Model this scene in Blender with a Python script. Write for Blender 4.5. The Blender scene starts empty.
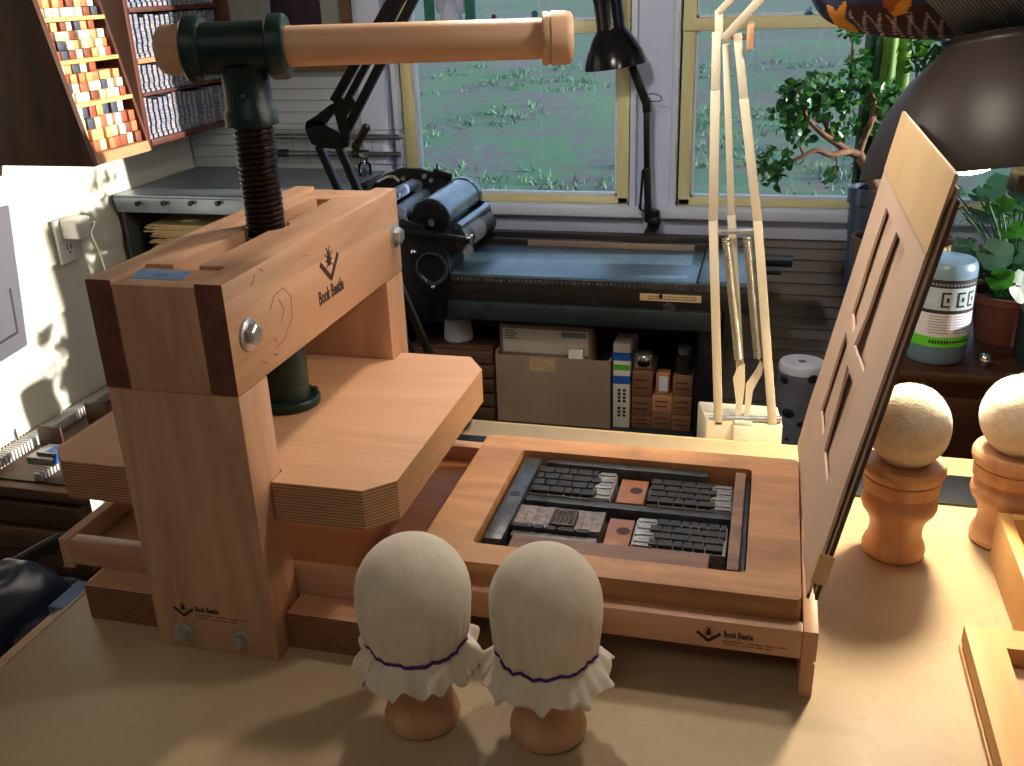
import bpy, bmesh, math, random
from mathutils import Vector, Matrix, noise
random.seed(7)
D = bpy.data
SC = bpy.context.scene
COL = SC.collection
rad = math.radians

# ------------------------------------------------------------------ camera
FPX, W, H = 968.48, 1024, 766
def cam_rot(p, r, y):
    cy, sy = math.cos(y), math.sin(y)
    rz = Matrix(((cy, sy, 0), (-sy, cy, 0), (0, 0, 1)))
    m = Matrix(((1, 0, 0), (0, -math.sin(p), -math.cos(p)), (0, math.cos(p), -math.sin(p))))
    cr, sr = math.cos(r), math.sin(r)
    return Matrix(((cr, -sr, 0), (sr, cr, 0), (0, 0, 1))) @ m @ rz
R = cam_rot(rad(22.563), rad(-2.064), rad(15.364))
CAM = Vector((0, 0, 0.60))
cd = D.cameras.new('camera')
cam = D.objects.new('camera', cd)
COL.objects.link(cam)
cd.sensor_fit = 'HORIZONTAL'
cd.sensor_width = 36
cd.lens = FPX / W * 36
cd.clip_start = 0.02
cd.clip_end = 300
cam.matrix_world = Matrix.Translation(CAM) @ Matrix((R[0], -R[1], -R[2])).transposed().to_4x4()
SC.camera = cam
RT = R.transposed()
def ray(px, py): return RT @ Vector(((px - 512) / FPX, (py - 383) / FPX, 1))
def at_z(px, py, z): d = ray(px, py); return CAM + d * ((z - CAM.z) / d.z)      # where the sight line of a pixel meets a plane
def at_y(px, py, y): d = ray(px, py); return CAM + d * (y / d.y)
def at_x(px, py, x): d = ray(px, py); return CAM + d * (x / d.x)

# ------------------------------------------------------------------ materials
def lin(c):
    def f(u):
        u /= 255.0
        return u / 12.92 if u <= 0.04045 else ((u + 0.055) / 1.055) ** 2.4
    return (f(c[0]), f(c[1]), f(c[2]), 1)
MATS = {}
def new_mat(name):
    m = D.materials.new(name); m.use_nodes = True
    nt = m.node_tree
    MATS[name] = m
    return m, nt, nt.nodes['Principled BSDF']
def N(nt, t, **kw):
    n = nt.nodes.new(t)
    for k, v in kw.items(): setattr(n, k, v)
    return n
def coords(nt, scale=(1, 1, 1), rot=(0, 0, 0), kind='Object'):
    tc = N(nt, 'ShaderNodeTexCoord'); mp = N(nt, 'ShaderNodeMapping')
    mp.inputs['Scale'].default_value = scale; mp.inputs['Rotation'].default_value = rot
    nt.links.new(tc.outputs[kind], mp.inputs['Vector'])
    return mp.outputs['Vector']
def mixc(nt, fac, a, b):
    mx = N(nt, 'ShaderNodeMix', data_type='RGBA')
    L = nt.links
    if isinstance(fac, (int, float)): mx.inputs[0].default_value = fac
    else: L.new(fac, mx.inputs[0])
    for s, v in ((6, a), (7, b)):
        if isinstance(v, (tuple, list)): mx.inputs[s].default_value = v
        else: L.new(v, mx.inputs[s])
    return mx.outputs[2]
def ramp(nt, fac, stops):
    r = N(nt, 'ShaderNodeValToRGB')
    el = r.color_ramp.elements
    while len(el) > 1: el.remove(el[-1])
    for i, (p, c) in enumerate(stops):
        e = el[0] if i == 0 else el.new(p)
        e.position = p; e.color = c if isinstance(c, (tuple, list)) else (c, c, c, 1)
    nt.links.new(fac, r.inputs[0])
    return r.outputs[0]
def tex_noise(nt, vec, scale=5, detail=4, rough=.55, dist=0):
    n = N(nt, 'ShaderNodeTexNoise')
    n.inputs['Scale'].default_value = scale; n.inputs['Detail'].default_value = detail
    n.inputs['Roughness'].default_value = rough; n.inputs['Distortion'].default_value = dist
    nt.links.new(vec, n.inputs['Vector'])
    return n.outputs[0]
def bump(nt, b, h, strength=.2, dist=.001):
    n = N(nt, 'ShaderNodeBump'); n.inputs['Strength'].default_value = strength; n.inputs['Distance'].default_value = dist
    nt.links.new(h, n.inputs['Height']); nt.links.new(n.outputs[0], b.inputs['Normal'])
def mat(name, c1, c2=None, rough=.5, metal=0, scale=20, bmp=0, stretch=(1, 1, 1), coat=0, sheen=0, spec=None, trans=0):
    m, nt, b = new_mat(name)
    c1 = lin(c1); c2 = lin(c2) if c2 else c1
    v = coords(nt, stretch)
    nz = tex_noise(nt, v, scale)
    nt.links.new(mixc(nt, ramp(nt, nz, [(.3, 0), (.7, 1)]), c1, c2), b.inputs['Base Color'])
    b.inputs['Roughness'].default_value = rough; b.inputs['Metallic'].default_value = metal
    b.inputs['Coat Weight'].default_value = coat
    b.inputs['Sheen Weight'].default_value = sheen
    if spec is not None: b.inputs['Specular IOR Level'].default_value = spec
    if trans: b.inputs['Transmission Weight'].default_value = trans
    if bmp: bump(nt, b, tex_noise(nt, v, scale * 4), bmp)
    return m
def wood(name, c1, c2, axis=0, rough=.42, line=.5, sc=1.0, fleck=True):
    """wood with the grain along one axis: long streaks, soft cathedral bands and small dark flecks"""
    m, nt, b = new_mat(name)
    c1, c2 = lin(c1), lin(c2)
    s = [22 * sc] * 3; s[axis] = 1.6 * sc
    v = coords(nt, s)
    n1 = tex_noise(nt, v, 1.0, 5, .6, .6)
    s2 = [7 * sc] * 3; s2[axis] = .9 * sc
    n2 = tex_noise(nt, coords(nt, s2), 1.0, 3, .5, 1.2)
    s3 = [260 * sc] * 3; s3[axis] = 9 * sc
    n3 = tex_noise(nt, coords(nt, s3), 1.0, 2, .5)
    c = mixc(nt, ramp(nt, n1, [(.32, 0), (.68, 1)]), c1, c2)
    dk = tuple(x * .72 for x in c2[:3]) + (1,)
    bands = ramp(nt, n2, [(.40, 0), (.47, line), (.50, 0), (.58, 0), (.63, line * .7), (.67, 0)])
    c = mixc(nt, bands, c, dk)
    if fleck:
        c = mixc(nt, ramp(nt, n3, [(.60, 0), (.78, .35)]), c, dk)
    nt.links.new(c, b.inputs['Base Color'])
    b.inputs['Roughness'].default_value = rough
    bump(nt, b, n3, .08, .0006)
    return m
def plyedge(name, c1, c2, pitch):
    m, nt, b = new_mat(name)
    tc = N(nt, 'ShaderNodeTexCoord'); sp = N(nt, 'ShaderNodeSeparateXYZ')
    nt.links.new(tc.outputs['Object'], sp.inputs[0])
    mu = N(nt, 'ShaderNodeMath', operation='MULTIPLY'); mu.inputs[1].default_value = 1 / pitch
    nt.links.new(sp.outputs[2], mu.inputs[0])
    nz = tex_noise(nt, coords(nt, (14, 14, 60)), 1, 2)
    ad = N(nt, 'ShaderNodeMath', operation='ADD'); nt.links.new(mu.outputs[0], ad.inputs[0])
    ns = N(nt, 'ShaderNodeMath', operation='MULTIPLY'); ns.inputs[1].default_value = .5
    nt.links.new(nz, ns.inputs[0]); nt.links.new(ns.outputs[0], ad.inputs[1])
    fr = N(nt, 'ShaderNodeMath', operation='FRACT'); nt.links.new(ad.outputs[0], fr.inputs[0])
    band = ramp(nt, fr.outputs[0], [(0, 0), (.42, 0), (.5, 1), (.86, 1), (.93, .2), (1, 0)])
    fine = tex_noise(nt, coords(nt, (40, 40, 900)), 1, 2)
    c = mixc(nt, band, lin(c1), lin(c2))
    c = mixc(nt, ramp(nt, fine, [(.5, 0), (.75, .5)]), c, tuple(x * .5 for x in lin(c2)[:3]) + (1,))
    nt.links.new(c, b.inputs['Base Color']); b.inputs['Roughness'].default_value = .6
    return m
def emis(name, c, s):
    m, nt, b = new_mat(name)
    b.inputs['Base Color'].default_value = (0, 0, 0, 1)
    b.inputs['Emission Color'].default_value = c; b.inputs['Emission Strength'].default_value = s
    return m
def glass(name, tint=(1, 1, 1, 1), ior=1.45):
    m, nt, b = new_mat(name)
    nt.nodes.remove(b)
    out = nt.nodes['Material Output']
    t = N(nt, 'ShaderNodeBsdfTransparent'); t.inputs[0].default_value = tint
    g = N(nt, 'ShaderNodeBsdfGlossy'); g.inputs['Roughness'].default_value = .01
    f = N(nt, 'ShaderNodeFresnel'); f.inputs[0].default_value = ior
    mx = N(nt, 'ShaderNodeMixShader')
    nt.links.new(f.outputs[0], mx.inputs[0]); nt.links.new(t.outputs[0], mx.inputs[1]); nt.links.new(g.outputs[0], mx.inputs[2])
    nt.links.new(mx.outputs[0], out.inputs[0])
    return m
def vary(name, cols, rough=.6, metal=0):
    """one of several paints per object, picked by the object's own random number"""
    m, nt, b = new_mat(name)
    oi = N(nt, 'ShaderNodeObjectInfo')
    st = [(i / len(cols), lin(c)) for i, c in enumerate(cols)]
    r = N(nt, 'ShaderNodeValToRGB'); r.color_ramp.interpolation = 'CONSTANT'
    el = r.color_ramp.elements
    while len(el) > 1: el.remove(el[-1])
    for i, (p, c) in enumerate(st):
        e = el[0] if i == 0 else el.new(p)
        e.position = p; e.color = c
    nt.links.new(oi.outputs['Random'], r.inputs[0])
    nz = tex_noise(nt, coords(nt, (1, 1, 1)), 120, 3)
    c = mixc(nt, ramp(nt, nz, [(.35, 0), (.8, .35)]), r.outputs[0], (.03, .02, .02, 1))
    nt.links.new(c, b.inputs['Base Color']); b.inputs['Roughness'].default_value = rough; b.inputs['Metallic'].default_value = metal
    return m

CHERRY1, CHERRY2 = (208, 165, 133), (190, 143, 110)
wood('maple_x', CHERRY1, CHERRY2, 0)
wood('maple_y', CHERRY1, CHERRY2, 1)
wood('maple_z', CHERRY1, CHERRY2, 2)
wood('end_grain', (116, 72, 52), (92, 54, 40), 1, .55, .4, 1.5)
wood('veneer', (212, 166, 130), (200, 152, 114), 0, .5, .18, .7)
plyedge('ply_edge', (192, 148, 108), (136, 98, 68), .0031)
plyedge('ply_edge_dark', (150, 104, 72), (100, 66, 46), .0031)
wood('coffin_wood', (196, 146, 98), (164, 114, 72), 0, .5, .45, .9)
_m = MATS['coffin_wood']; _nt = _m.node_tree; _b = _nt.nodes['Principled BSDF']          # ink-stained, handled wood
_src = _b.inputs['Base Color'].links[0].from_socket
_st = ramp(_nt, tex_noise(_nt, coords(_nt, (9, 14, 14)), 1, 5, .65, .4), [(.48, 0), (.72, .55)])
_nt.links.new(mixc(_nt, _st, _src, lin((96, 66, 46))), _b.inputs['Base Color'])
wood('bed_wood', (172, 114, 74), (152, 96, 60), 0, .45, .3)
wood('turned_wood', (216, 172, 130), (200, 152, 110), 2, .4, .3, 1.2)
wood('bar_wood', (224, 184, 150), (208, 164, 128), 0, .5, .25, .7)
wood('birch', (226, 180, 112), (208, 158, 92), 1, .45, .4, .9)
wood('dark_wood', (84, 48, 28), (52, 28, 16), 2, .5, .5)
wood('red_wood', (92, 48, 34), (66, 32, 24), 2, .45, .4)
wood('stand_wood', (62, 34, 24), (44, 24, 16), 0, .4, .4)
wood('old_brown', (96, 66, 46), (66, 44, 30), 0, .6, .5)
wood('brown_fir', (112, 82, 60), (88, 62, 44), 0, .6, .4)
mat('knot_brown', (170, 118, 88), (152, 100, 72), .7, 0, 200)
mat('brand_ink', (42, 22, 14), (62, 34, 22), .8, 0, 400)
mat('iron_green', (12, 46, 40), (7, 32, 29), .3, 0, 300, .3, spec=.4)
mat('screw_steel', (64, 56, 52), (38, 33, 31), .3, .9, 200)
mat('zinc', (206, 210, 214), (176, 182, 188), .3, .85, 120)
mat('spring_wire', (196, 188, 164), (168, 160, 138), .35, .6, 100)
mat('chrome', (210, 214, 220), None, .12, 1)
mat('muslin', (226, 216, 194), (216, 204, 180), .9, 0, 60, .35, sheen=.3)
mat('felt', (232, 222, 200), (214, 202, 176), .95, 0, 90, .6, sheen=.6)
mat('purple_cord', (74, 44, 128), (56, 34, 104), .8, 0, 300)
mat('blue_tape', (122, 160, 208), (104, 142, 190), .7, 0, 40)
mat('blue_tape_bright', (36, 100, 196), (30, 86, 176), .6, 0, 40)
mat('pencil', (60, 70, 84), None, .8)
mat('cream_paint', (240, 232, 208), (232, 224, 198), .45, 0, 8)
mat('lamp_black', (11, 11, 12), (15, 14, 15), .36, 0, 30, spec=.35)
mat('lamp_dark', (26, 26, 30), (18, 18, 20), .22, .4, 30)
mat('shade_brown', (34, 27, 24), (28, 22, 20), .46, 0, 10, spec=.14)
mat('shade_inside', (230, 224, 208), None, .6)
mat('iron_black', (16, 18, 22), (30, 34, 38), .38, .5, 25, .15)
mat('press_steel', (70, 92, 108), (48, 66, 82), .24, .9, 14, stretch=(1, 6, 1))
mat('bed_steel', (96, 126, 148), (78, 108, 130), .32, .35, 9, stretch=(6, 1, 1))
mat('cast_grey', (52, 64, 68), (38, 46, 50), .5, .4, 30, .1)
mat('apron_brown', (44, 36, 28), (26, 24, 24), .5, .2, 14, stretch=(1, 1, 5))
mat('rubber_blue', (120, 136, 164), (98, 114, 144), .5, 0, 20)
mat('rubber_black', (20, 21, 24), (28, 30, 34), .5, 0, 20)
mat('drum_steel', (104, 124, 134), (80, 98, 108), .25, .95, 10, stretch=(8, 1, 8))
mat('flat_metal', (156, 168, 182), (132, 146, 162), .35, .4, 6, stretch=(1, 14, 1))
mat('cabinet_grey', (96, 100, 98), (76, 80, 80), .5, .3, 8)
mat('paper_tan', (210, 186, 146), (196, 170, 128), .85, 0, 30)
mat('paper_white', (226, 222, 214), (216, 212, 206), .8, 0, 12)
mat('poster_paper', (234, 238, 252), (226, 232, 248), .8, 0, 5)
mat('poster_line', (150, 148, 160), None, .8)
mat('card_small', (128, 90, 62), (110, 76, 52), .85, 0, 10)
mat('card_brown', (152, 132, 116), (136, 116, 102), .85, 0, 10)
mat('card_light', (176, 128, 92), (160, 114, 80), .85, 0, 16)
mat('frisket_card', (214, 186, 164), (202, 174, 152), .85, 0, 6)
mat('frisket_tape', (214, 182, 136), (206, 172, 124), .75, 0, 20)
mat('tympan', (92, 68, 52), (70, 52, 40), .75, 0, 20)
mat('steel_bar', (88, 90, 94), (52, 54, 58), .4, .55, 60)
mat('type_dark', (17, 15, 15), (26, 23, 23), .6, 0, 300)
mat('type_lead', (176, 174, 170), (110, 106, 104), .4, .5, 350)
mat('slug_grey', (150, 136, 128), (98, 88, 84), .5, .3, 160)
mat('type_bright', (176, 172, 166), (110, 106, 102), .35, .8, 160, stretch=(1, 8, 1))
wood('copper_wood', (172, 112, 74), (132, 82, 54), 0, .35, .3, 1)
wood('furniture_wood', (142, 108, 90), (104, 78, 64), 0, .6, .5, 1.5)
mat('hole_brown', (58, 30, 20), (38, 20, 14), .7, 0, 60)
mat('cut_brown', (62, 46, 36), (40, 30, 24), .5, 0, 60)
mat('well_floor', (60, 30, 20), (44, 22, 14), .6, 0, 20)
mat('bench_edge', (216, 194, 146), (206, 182, 134), .5, 0, 20)
mat('dark_strip', (28, 32, 38), (20, 24, 28), .45, 0, 20)
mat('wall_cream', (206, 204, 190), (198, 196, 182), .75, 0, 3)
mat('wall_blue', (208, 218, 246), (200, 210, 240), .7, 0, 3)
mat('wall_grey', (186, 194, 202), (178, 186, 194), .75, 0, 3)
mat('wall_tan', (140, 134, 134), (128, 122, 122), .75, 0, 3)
mat('trim_white', (214, 226, 246), (206, 218, 240), .55, 0, 6)
mat('sash_cream', (226, 220, 172), (218, 210, 158), .5, 0, 6)
mat('ceiling_paint', (214, 212, 206), None, .9)
wood('floor_boards', (120, 92, 66), (96, 72, 52), 0, .5)
mat('terracotta', (104, 56, 42), (88, 46, 34), .75, 0, 20)
mat('pot_blue', (52, 68, 96), (42, 56, 84), .3, 0, 14, coat=.3)
mat('pot_brown', (84, 68, 58), (64, 50, 44), .5, 0, 14)
mat('soil', (50, 36, 26), (30, 22, 16), .95, 0, 80, .5)
mat('bark', (122, 92, 72), (92, 66, 52), .8, 0, 40, .5)
mat('leaf_dark', (34, 84, 44), (60, 120, 66), .38, 0, 30)
mat('leaf_light', (72, 142, 34), (48, 116, 32), .45, 0, 20)
mat('leaf_grey', (60, 110, 92), (44, 88, 66), .45, 0, 20)
mat('cactus', (112, 164, 62), (84, 136, 50), .45, 0, 12)
mat('bulb_skin', (186, 122, 92), (160, 96, 70), .5, 0, 14, stretch=(4, 4, 1))
mat('wicker_tan', (190, 166, 128), (164, 138, 104), .8, 0, 40)
mat('jug_blue', (104, 136, 164), (92, 124, 154), .3, 0, 8, coat=.2)
mat('label_black', (14, 16, 24), None, .5)
mat('label_pale', (168, 190, 206), (148, 172, 192), .5, 0, 60)
mat('label_white', (212, 214, 230), None, .5)
mat('label_green', (88, 190, 44), None, .5)
mat('label_print', (120, 130, 150), None, .5)
mat('cloth_navy', (44, 50, 92), (30, 36, 70), .9, 0, 60, .3)
mat('cloth_orange', (236, 170, 60), (220, 144, 48), .9, 0, 60, .3)
mat('cloth_rust', (176, 84, 44), None, .9)
mat('cloth_maroon', (70, 36, 48), (50, 28, 40), .9, 0, 60, .3)
mat('cloth_white', (196, 180, 170), None, .9)
mat('bag_dark', (34, 42, 62), (18, 22, 36), .38, 0, 9, .25)
mat('bag_black', (12, 13, 15), (20, 20, 22), .35, 0, 12)
mat('plastic_white', (226, 226, 222), None, .35)
mat('cable_white', (220, 212, 180), None, .5)
mat('grey_wrap', (104, 108, 122), (70, 74, 90), .5, 0, 18)
mat('roll_white', (178, 184, 200), (160, 166, 184), .85, 0, 40)
mat('wire', (150, 156, 164), None, .4, .8)
mat('rod_grey', (120, 126, 132), (98, 104, 110), .4, .7, 20)
mat('picture_dark', (24, 16, 26), (44, 20, 40), .6, 0, 8)
mat('picture_grey', (150, 152, 148), (136, 140, 138), .7, 0, 8)
mat('fig_green', (24, 104, 92), None, .5)
mat('fig_white', (196, 204, 232), (176, 190, 226), .5, 0, 40)
mat('fig_red', (120, 36, 44), None, .5)
mat('fig_blue', (60, 116, 150), None, .3)
mat('slat_light', (196, 194, 196), None, .5, .3)
mat('planter_green', (20, 42, 38), (14, 30, 28), .5, 0, 10)
vary('wood_type', [(238, 214, 180), (214, 148, 96), (176, 92, 58), (228, 196, 150), (60, 66, 84), (196, 120, 74), (246, 230, 204), (150, 72, 48), (222, 168, 112), (240, 222, 190), (120, 62, 44)], .6)
# columns of small metal type: per-piece tints down the column
m, nt, b = new_mat('metal_type')
v = coords(nt, (26, 26, 190), kind='Object')
oi = N(nt, 'ShaderNodeObjectInfo')
ad = N(nt, 'ShaderNodeVectorMath', operation='ADD'); nt.links.new(v, ad.inputs[0])
cmb = N(nt, 'ShaderNodeVectorMath', operation='SCALE'); cmb.inputs[0].default_value = (7, 13, 31)
nt.links.new(oi.outputs['Random'], cmb.inputs['Scale']); nt.links.new(cmb.outputs[0], ad.inputs[1])
vo = N(nt, 'ShaderNodeTexVoronoi'); vo.inputs['Scale'].default_value = 1; nt.links.new(ad.outputs[0], vo.inputs['Vector'])
sp = N(nt, 'ShaderNodeSeparateColor'); nt.links.new(vo.outputs['Color'], sp.inputs[0])
c = ramp(nt, sp.outputs[0], [(0, lin((76, 86, 112))), (.45, lin((104, 116, 142))), (.72, lin((134, 142, 162))), (.82, lin((176, 140, 110))), (.92, lin((200, 190, 184)))])
nt.links.new(c, b.inputs['Base Color']); b.inputs['Roughness'].default_value = .5
# bench linoleum: worn, mottled, a few stains
m, nt, b = new_mat('linoleum')
v = coords(nt)
n1 = tex_noise(nt, v, 3.5, 5, .6, .5); n2 = tex_noise(nt, v, 60, 4)
c = mixc(nt, ramp(nt, n1, [(.3, 0), (.7, 1)]), lin((190, 170, 136)), lin((174, 152, 118)))
c = mixc(nt, ramp(nt, n2, [(.55, 0), (.8, .3)]), c, lin((146, 124, 92)))
sc2 = tex_noise(nt, coords(nt, (5, 60, 1), (0, 0, .7)), 1.2, 3)
c = mixc(nt, ramp(nt, sc2, [(.66, 0), (.74, .25)]), c, lin((112, 92, 66)))
nt.links.new(c, b.inputs['Base Color'])
nt.links.new(ramp(nt, n1, [(.3, .42), (.7, .55)]), b.inputs['Roughness'])
bump(nt, b, n2, .05, .0005)
# corduroy
m, nt, b = new_mat('corduroy')
wv = N(nt, 'ShaderNodeTexWave'); wv.inputs['Scale'].default_value = 95; wv.inputs['Distortion'].default_value = .6
nt.links.new(coords(nt, (1, .6, 1), (0, .5, .5)), wv.inputs['Vector'])
nt.links.new(mixc(nt, wv.outputs[1], lin((160, 162, 164)), lin((96, 98, 102))), b.inputs['Base Color'])
b.inputs['Roughness'].default_value = .95; bump(nt, b, wv.outputs[1], .6, .002)
# meadow outside
m, nt, b = new_mat('meadow')
v = coords(nt, (1, .55, 1))
a1 = tex_noise(nt, v, 1.3, 8, .72, .5); a2 = tex_noise(nt, v, 7, 8, .8); a3 = tex_noise(nt, v, .28, 3, .5)
c = mixc(nt, ramp(nt, a1, [(.42, 0), (.56, 1)]), lin((58, 94, 68)), lin((86, 70, 88)))
c = mixc(nt, ramp(nt, a2, [(.44, 0), (.56, .75)]), c, lin((52, 104, 74)))
c = mixc(nt, ramp(nt, a3, [(.58, 0), (.68, .7)]), c, lin((112, 78, 88)))
nt.links.new(c, b.inputs['Base Color']); b.inputs['Roughness'].default_value = 1
mat('grass_blade', (62, 116, 80), (86, 112, 92), .7, 0, .9)
glass('pane_glass')
glass('jar_glass', (.8, .88, .92, 1))
emis('bulb_glow', (1, .72, .40, 1), 40)

# ------------------------------------------------------------------ mesh building
class MB:
    """collects shapes, in place, as one mesh"""
    def __init__(s): s.bm = bmesh.new()
    def add(s, b2, mi=0):
        for f in b2.faces: f.material_index = mi
        me = D.meshes.new('t'); b2.to_mesh(me); b2.free()
        s.bm.from_mesh(me); D.meshes.remove(me)
        return s
    def box(s, lo, hi, bev=0, mi=0, M=None, seg=2):
        b = bmesh.new(); bmesh.ops.create_cube(b, size=1)
        lo, hi = Vector(lo), Vector(hi)
        for v in b.verts: v.co = Vector(((lo[i] + hi[i]) / 2 + v.co[i] * (hi[i] - lo[i])) for i in range(3))
        if bev: bmesh.ops.bevel(b, geom=list(b.edges), offset=bev, segments=seg, affect='EDGES', profile=.5)
        if M is not None: bmesh.ops.transform(b, matrix=M, verts=b.verts)
        return s.add(b, mi)
    def bar(s, p0, p1, w, h, up=(0, 0, 1), bev=0, mi=0):
        p0, p1 = Vector(p0), Vector(p1); d = p1 - p0; L = d.length; z = d.normalized()
        x = Vector(up).cross(z)
        if x.length < 1e-4: x = Vector((1, 0, 0)).cross(z)
        x.normalize(); y = z.cross(x)
        M = Matrix((x, y, z)).transposed().to_4x4(); M.translation = p0
        return s.box((-w / 2, -h / 2, 0), (w / 2, h / 2, L), bev, mi, M)
    def lathe(s, prof, c=(0, 0, 0), axis=(0, 0, 1), seg=32, mi=0, fn=None, cap=True):
        b = bmesh.new(); z = Vector(axis).normalized()
        q = Vector((0, 0, 1)).rotation_difference(z).to_matrix(); c = Vector(c)
        rings = []
        for r, h in prof:
            if r < 1e-6: rings.append([b.verts.new(c + q @ Vector((0, 0, h)))]); continue
            ring = []
            for i in range(seg):
                a = 2 * math.pi * i / seg
                rr, hh = (r, h) if fn is None else fn(a, r, h)
                ring.append(b.verts.new(c + q @ Vector((rr * math.cos(a), rr * math.sin(a), hh))))
            rings.append(ring)
        for A, B in zip(rings, rings[1:]):
            if len(A) == 1 and len(B) == 1: continue
            for i in range(seg):
                j = (i + 1) % seg
                if len(A) == 1: b.faces.new((A[0], B[j], B[i]))
                elif len(B) == 1: b.faces.new((A[i], A[j], B[0]))
                else: b.faces.new((A[i], A[j], B[j], B[i]))
        for ring in (rings[0], rings[-1]):
            if len(ring) > 1 and fn is None and cap and prof[0] != prof[-1]:
                b.faces.new(ring)
        bmesh.ops.recalc_face_normals(b, faces=b.faces)
        return s.add(b, mi)
    def cyl(s, p0, p1, r, seg=24, mi=0, r1=None, bev=0):
        p0, p1 = Vector(p0), Vector(p1); L = (p1 - p0).length; r1 = r if r1 is None else r1
        pr = [(r, 0), (r1, L)] if not bev else [(r - bev, 0), (r, bev), (r1, L - bev), (r1 - bev, L)]
        return s.lathe(pr, p0, p1 - p0, seg, mi)
    def tube(s, pts, r, seg=8, mi=0, closed=False):
        b = bmesh.new(); P = [Vector(p) for p in pts]; n = len(P)
        rs = r if isinstance(r, (list, tuple)) else [r] * n
        rings = []; last = None
        for i in range(n):
            t = (P[(i + 1) % n] - P[i - 1]) if closed else (P[min(i + 1, n - 1)] - P[max(i - 1, 0)])
            t.normalize()
            if last is None:
                u = t.cross(Vector((0, 0, 1)))
                if u.length < 1e-3: u = t.cross(Vector((1, 0, 0)))
            else: u = last - t * last.dot(t)
            u.normalize(); last = u; w = t.cross(u)
            rings.append([b.verts.new(P[i] + (u * math.cos(2 * math.pi * k / seg) + w * math.sin(2 * math.pi * k / seg)) * rs[i]) for k in range(seg)])
        pairs = list(zip(rings, rings[1:])) + ([(rings[-1], rings[0])] if closed else [])
        for A, B in pairs:
            for k in range(seg):
                j = (k + 1) % seg; b.faces.new((A[k], A[j], B[j], B[k]))
        if not closed:
            b.faces.new(rings[0]); b.faces.new(rings[-1])
        bmesh.ops.recalc_face_normals(b, faces=b.faces)
        return s.add(b, mi)
    def prism(s, poly, fn, w0, w1, mi=0, side=None, bev=0):
        """poly in (u,v), pushed from w0 to w1; fn(u,v,w) -> point. side = material of the rim"""
        b = bmesh.new()
        A = [b.verts.new(fn(u, v, w0)) for u, v in poly]; B = [b.verts.new(fn(u, v, w1)) for u, v in poly]
        f0 = b.faces.new(A); f1 = b.faces.new(B); n = len(poly); sd = []
        for i in range(n):
            j = (i + 1) % n; sd.append(b.faces.new((A[i], A[j], B[j], B[i])))
        bmesh.ops.recalc_face_normals(b, faces=b.faces)
        if bev: bmesh.ops.bevel(b, geom=list(b.edges), offset=bev, segments=2, affect='EDGES', profile=.5)
        if side is not None:
            k = fn(0, 0, 1) - fn(0, 0, 0); k.normalize(); b.normal_update()
            for f in b.faces: f.material_index = mi if abs(f.normal.dot(k)) > .8 else side
            me = D.meshes.new('t'); b.to_mesh(me); b.free(); s.bm.from_mesh(me); D.meshes.remove(me)
            return s
        return s.add(b, mi)
    def ball(s, c, r, seg=20, rings=12, mi=0, M=None):
        b = bmesh.new(); bmesh.ops.create_uvsphere(b, u_segments=seg, v_segments=rings, radius=1)
        rx, ry, rz = r if isinstance(r, (tuple, list)) else (r, r, r)
        for v in b.verts: v.co = Vector((v.co.x * rx, v.co.y * ry, v.co.z * rz))
        if M is not None: bmesh.ops.transform(b, matrix=M.to_4x4(), verts=b.verts)
        for v in b.verts: v.co += Vector(c)
        return s.add(b, mi)
    def build(s, name, mats, parent=None, org=None, smooth=38):
        me = D.meshes.new(name)
        o0 = base(parent) if parent is not None else Vector(org if org is not None else (0, 0, 0))
        for v in s.bm.verts: v.co -= o0
        s.bm.normal_update()
        lim = rad(smooth)
        for f in s.bm.faces: f.smooth = True
        for e in s.bm.edges:
            e.smooth = len(e.link_faces) == 2 and e.calc_face_angle(0) < lim
        s.bm.to_mesh(me); s.bm.free()
        for k in (mats if isinstance(mats, (list, tuple)) else [mats]): me.materials.append(MATS[k])
        o = D.objects.new(name, me); COL.objects.link(o)
        if parent is not None: o.parent = parent
        else: o.location = o0
        return o
def base(o):
    p = Vector(o.location)
    while o.parent: o = o.parent; p = p + Vector(o.location)
    return p
def tag(o, label, cat, group=None, kind=None):
    if label: o['label'] = label
    if cat: o['category'] = cat
    if group: o['group'] = group
    if kind: o['kind'] = kind
    return o
def thing(name, label, cat, loc, group=None):
    o = D.objects.new(name, None); COL.objects.link(o); o.location = loc; o.empty_display_size = .02
    return tag(o, label, cat, group)
def struct(o):
    o['kind'] = 'structure'; return o
def dup(o, loc=None, parent=None):
    c = o.copy(); COL.objects.link(c)
    if parent is not None: c.parent = parent
    if loc is not None: c.location = loc
    for ch in list(o.children): dup(ch, None, c)
    return c
def smooth_pts(P, n=6):
    P = [Vector(p) for p in P]; out = []
    for i in range(len(P) - 1):
        p0, p1, p2, p3 = P[max(i - 1, 0)], P[i], P[i + 1], P[min(i + 2, len(P) - 1)]
        for k in range(n):
            u = k / n; out.append(.5 * ((2 * p1) + (p2 - p0) * u + (2 * p0 - 5 * p1 + 4 * p2 - p3) * u * u + (3 * p1 - p0 - 3 * p2 + p3) * u ** 3))
    return out + [P[-1]]
XY = lambda u, v, w: Vector((u, v, w))       # prism drawn in plan, pushed up z
YZ = lambda u, v, w: Vector((w, u, v))       # prism drawn in (y,z), pushed along x
XZ = lambda u, v, w: Vector((u, w, v))       # prism drawn in (x,z), pushed along y
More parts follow.
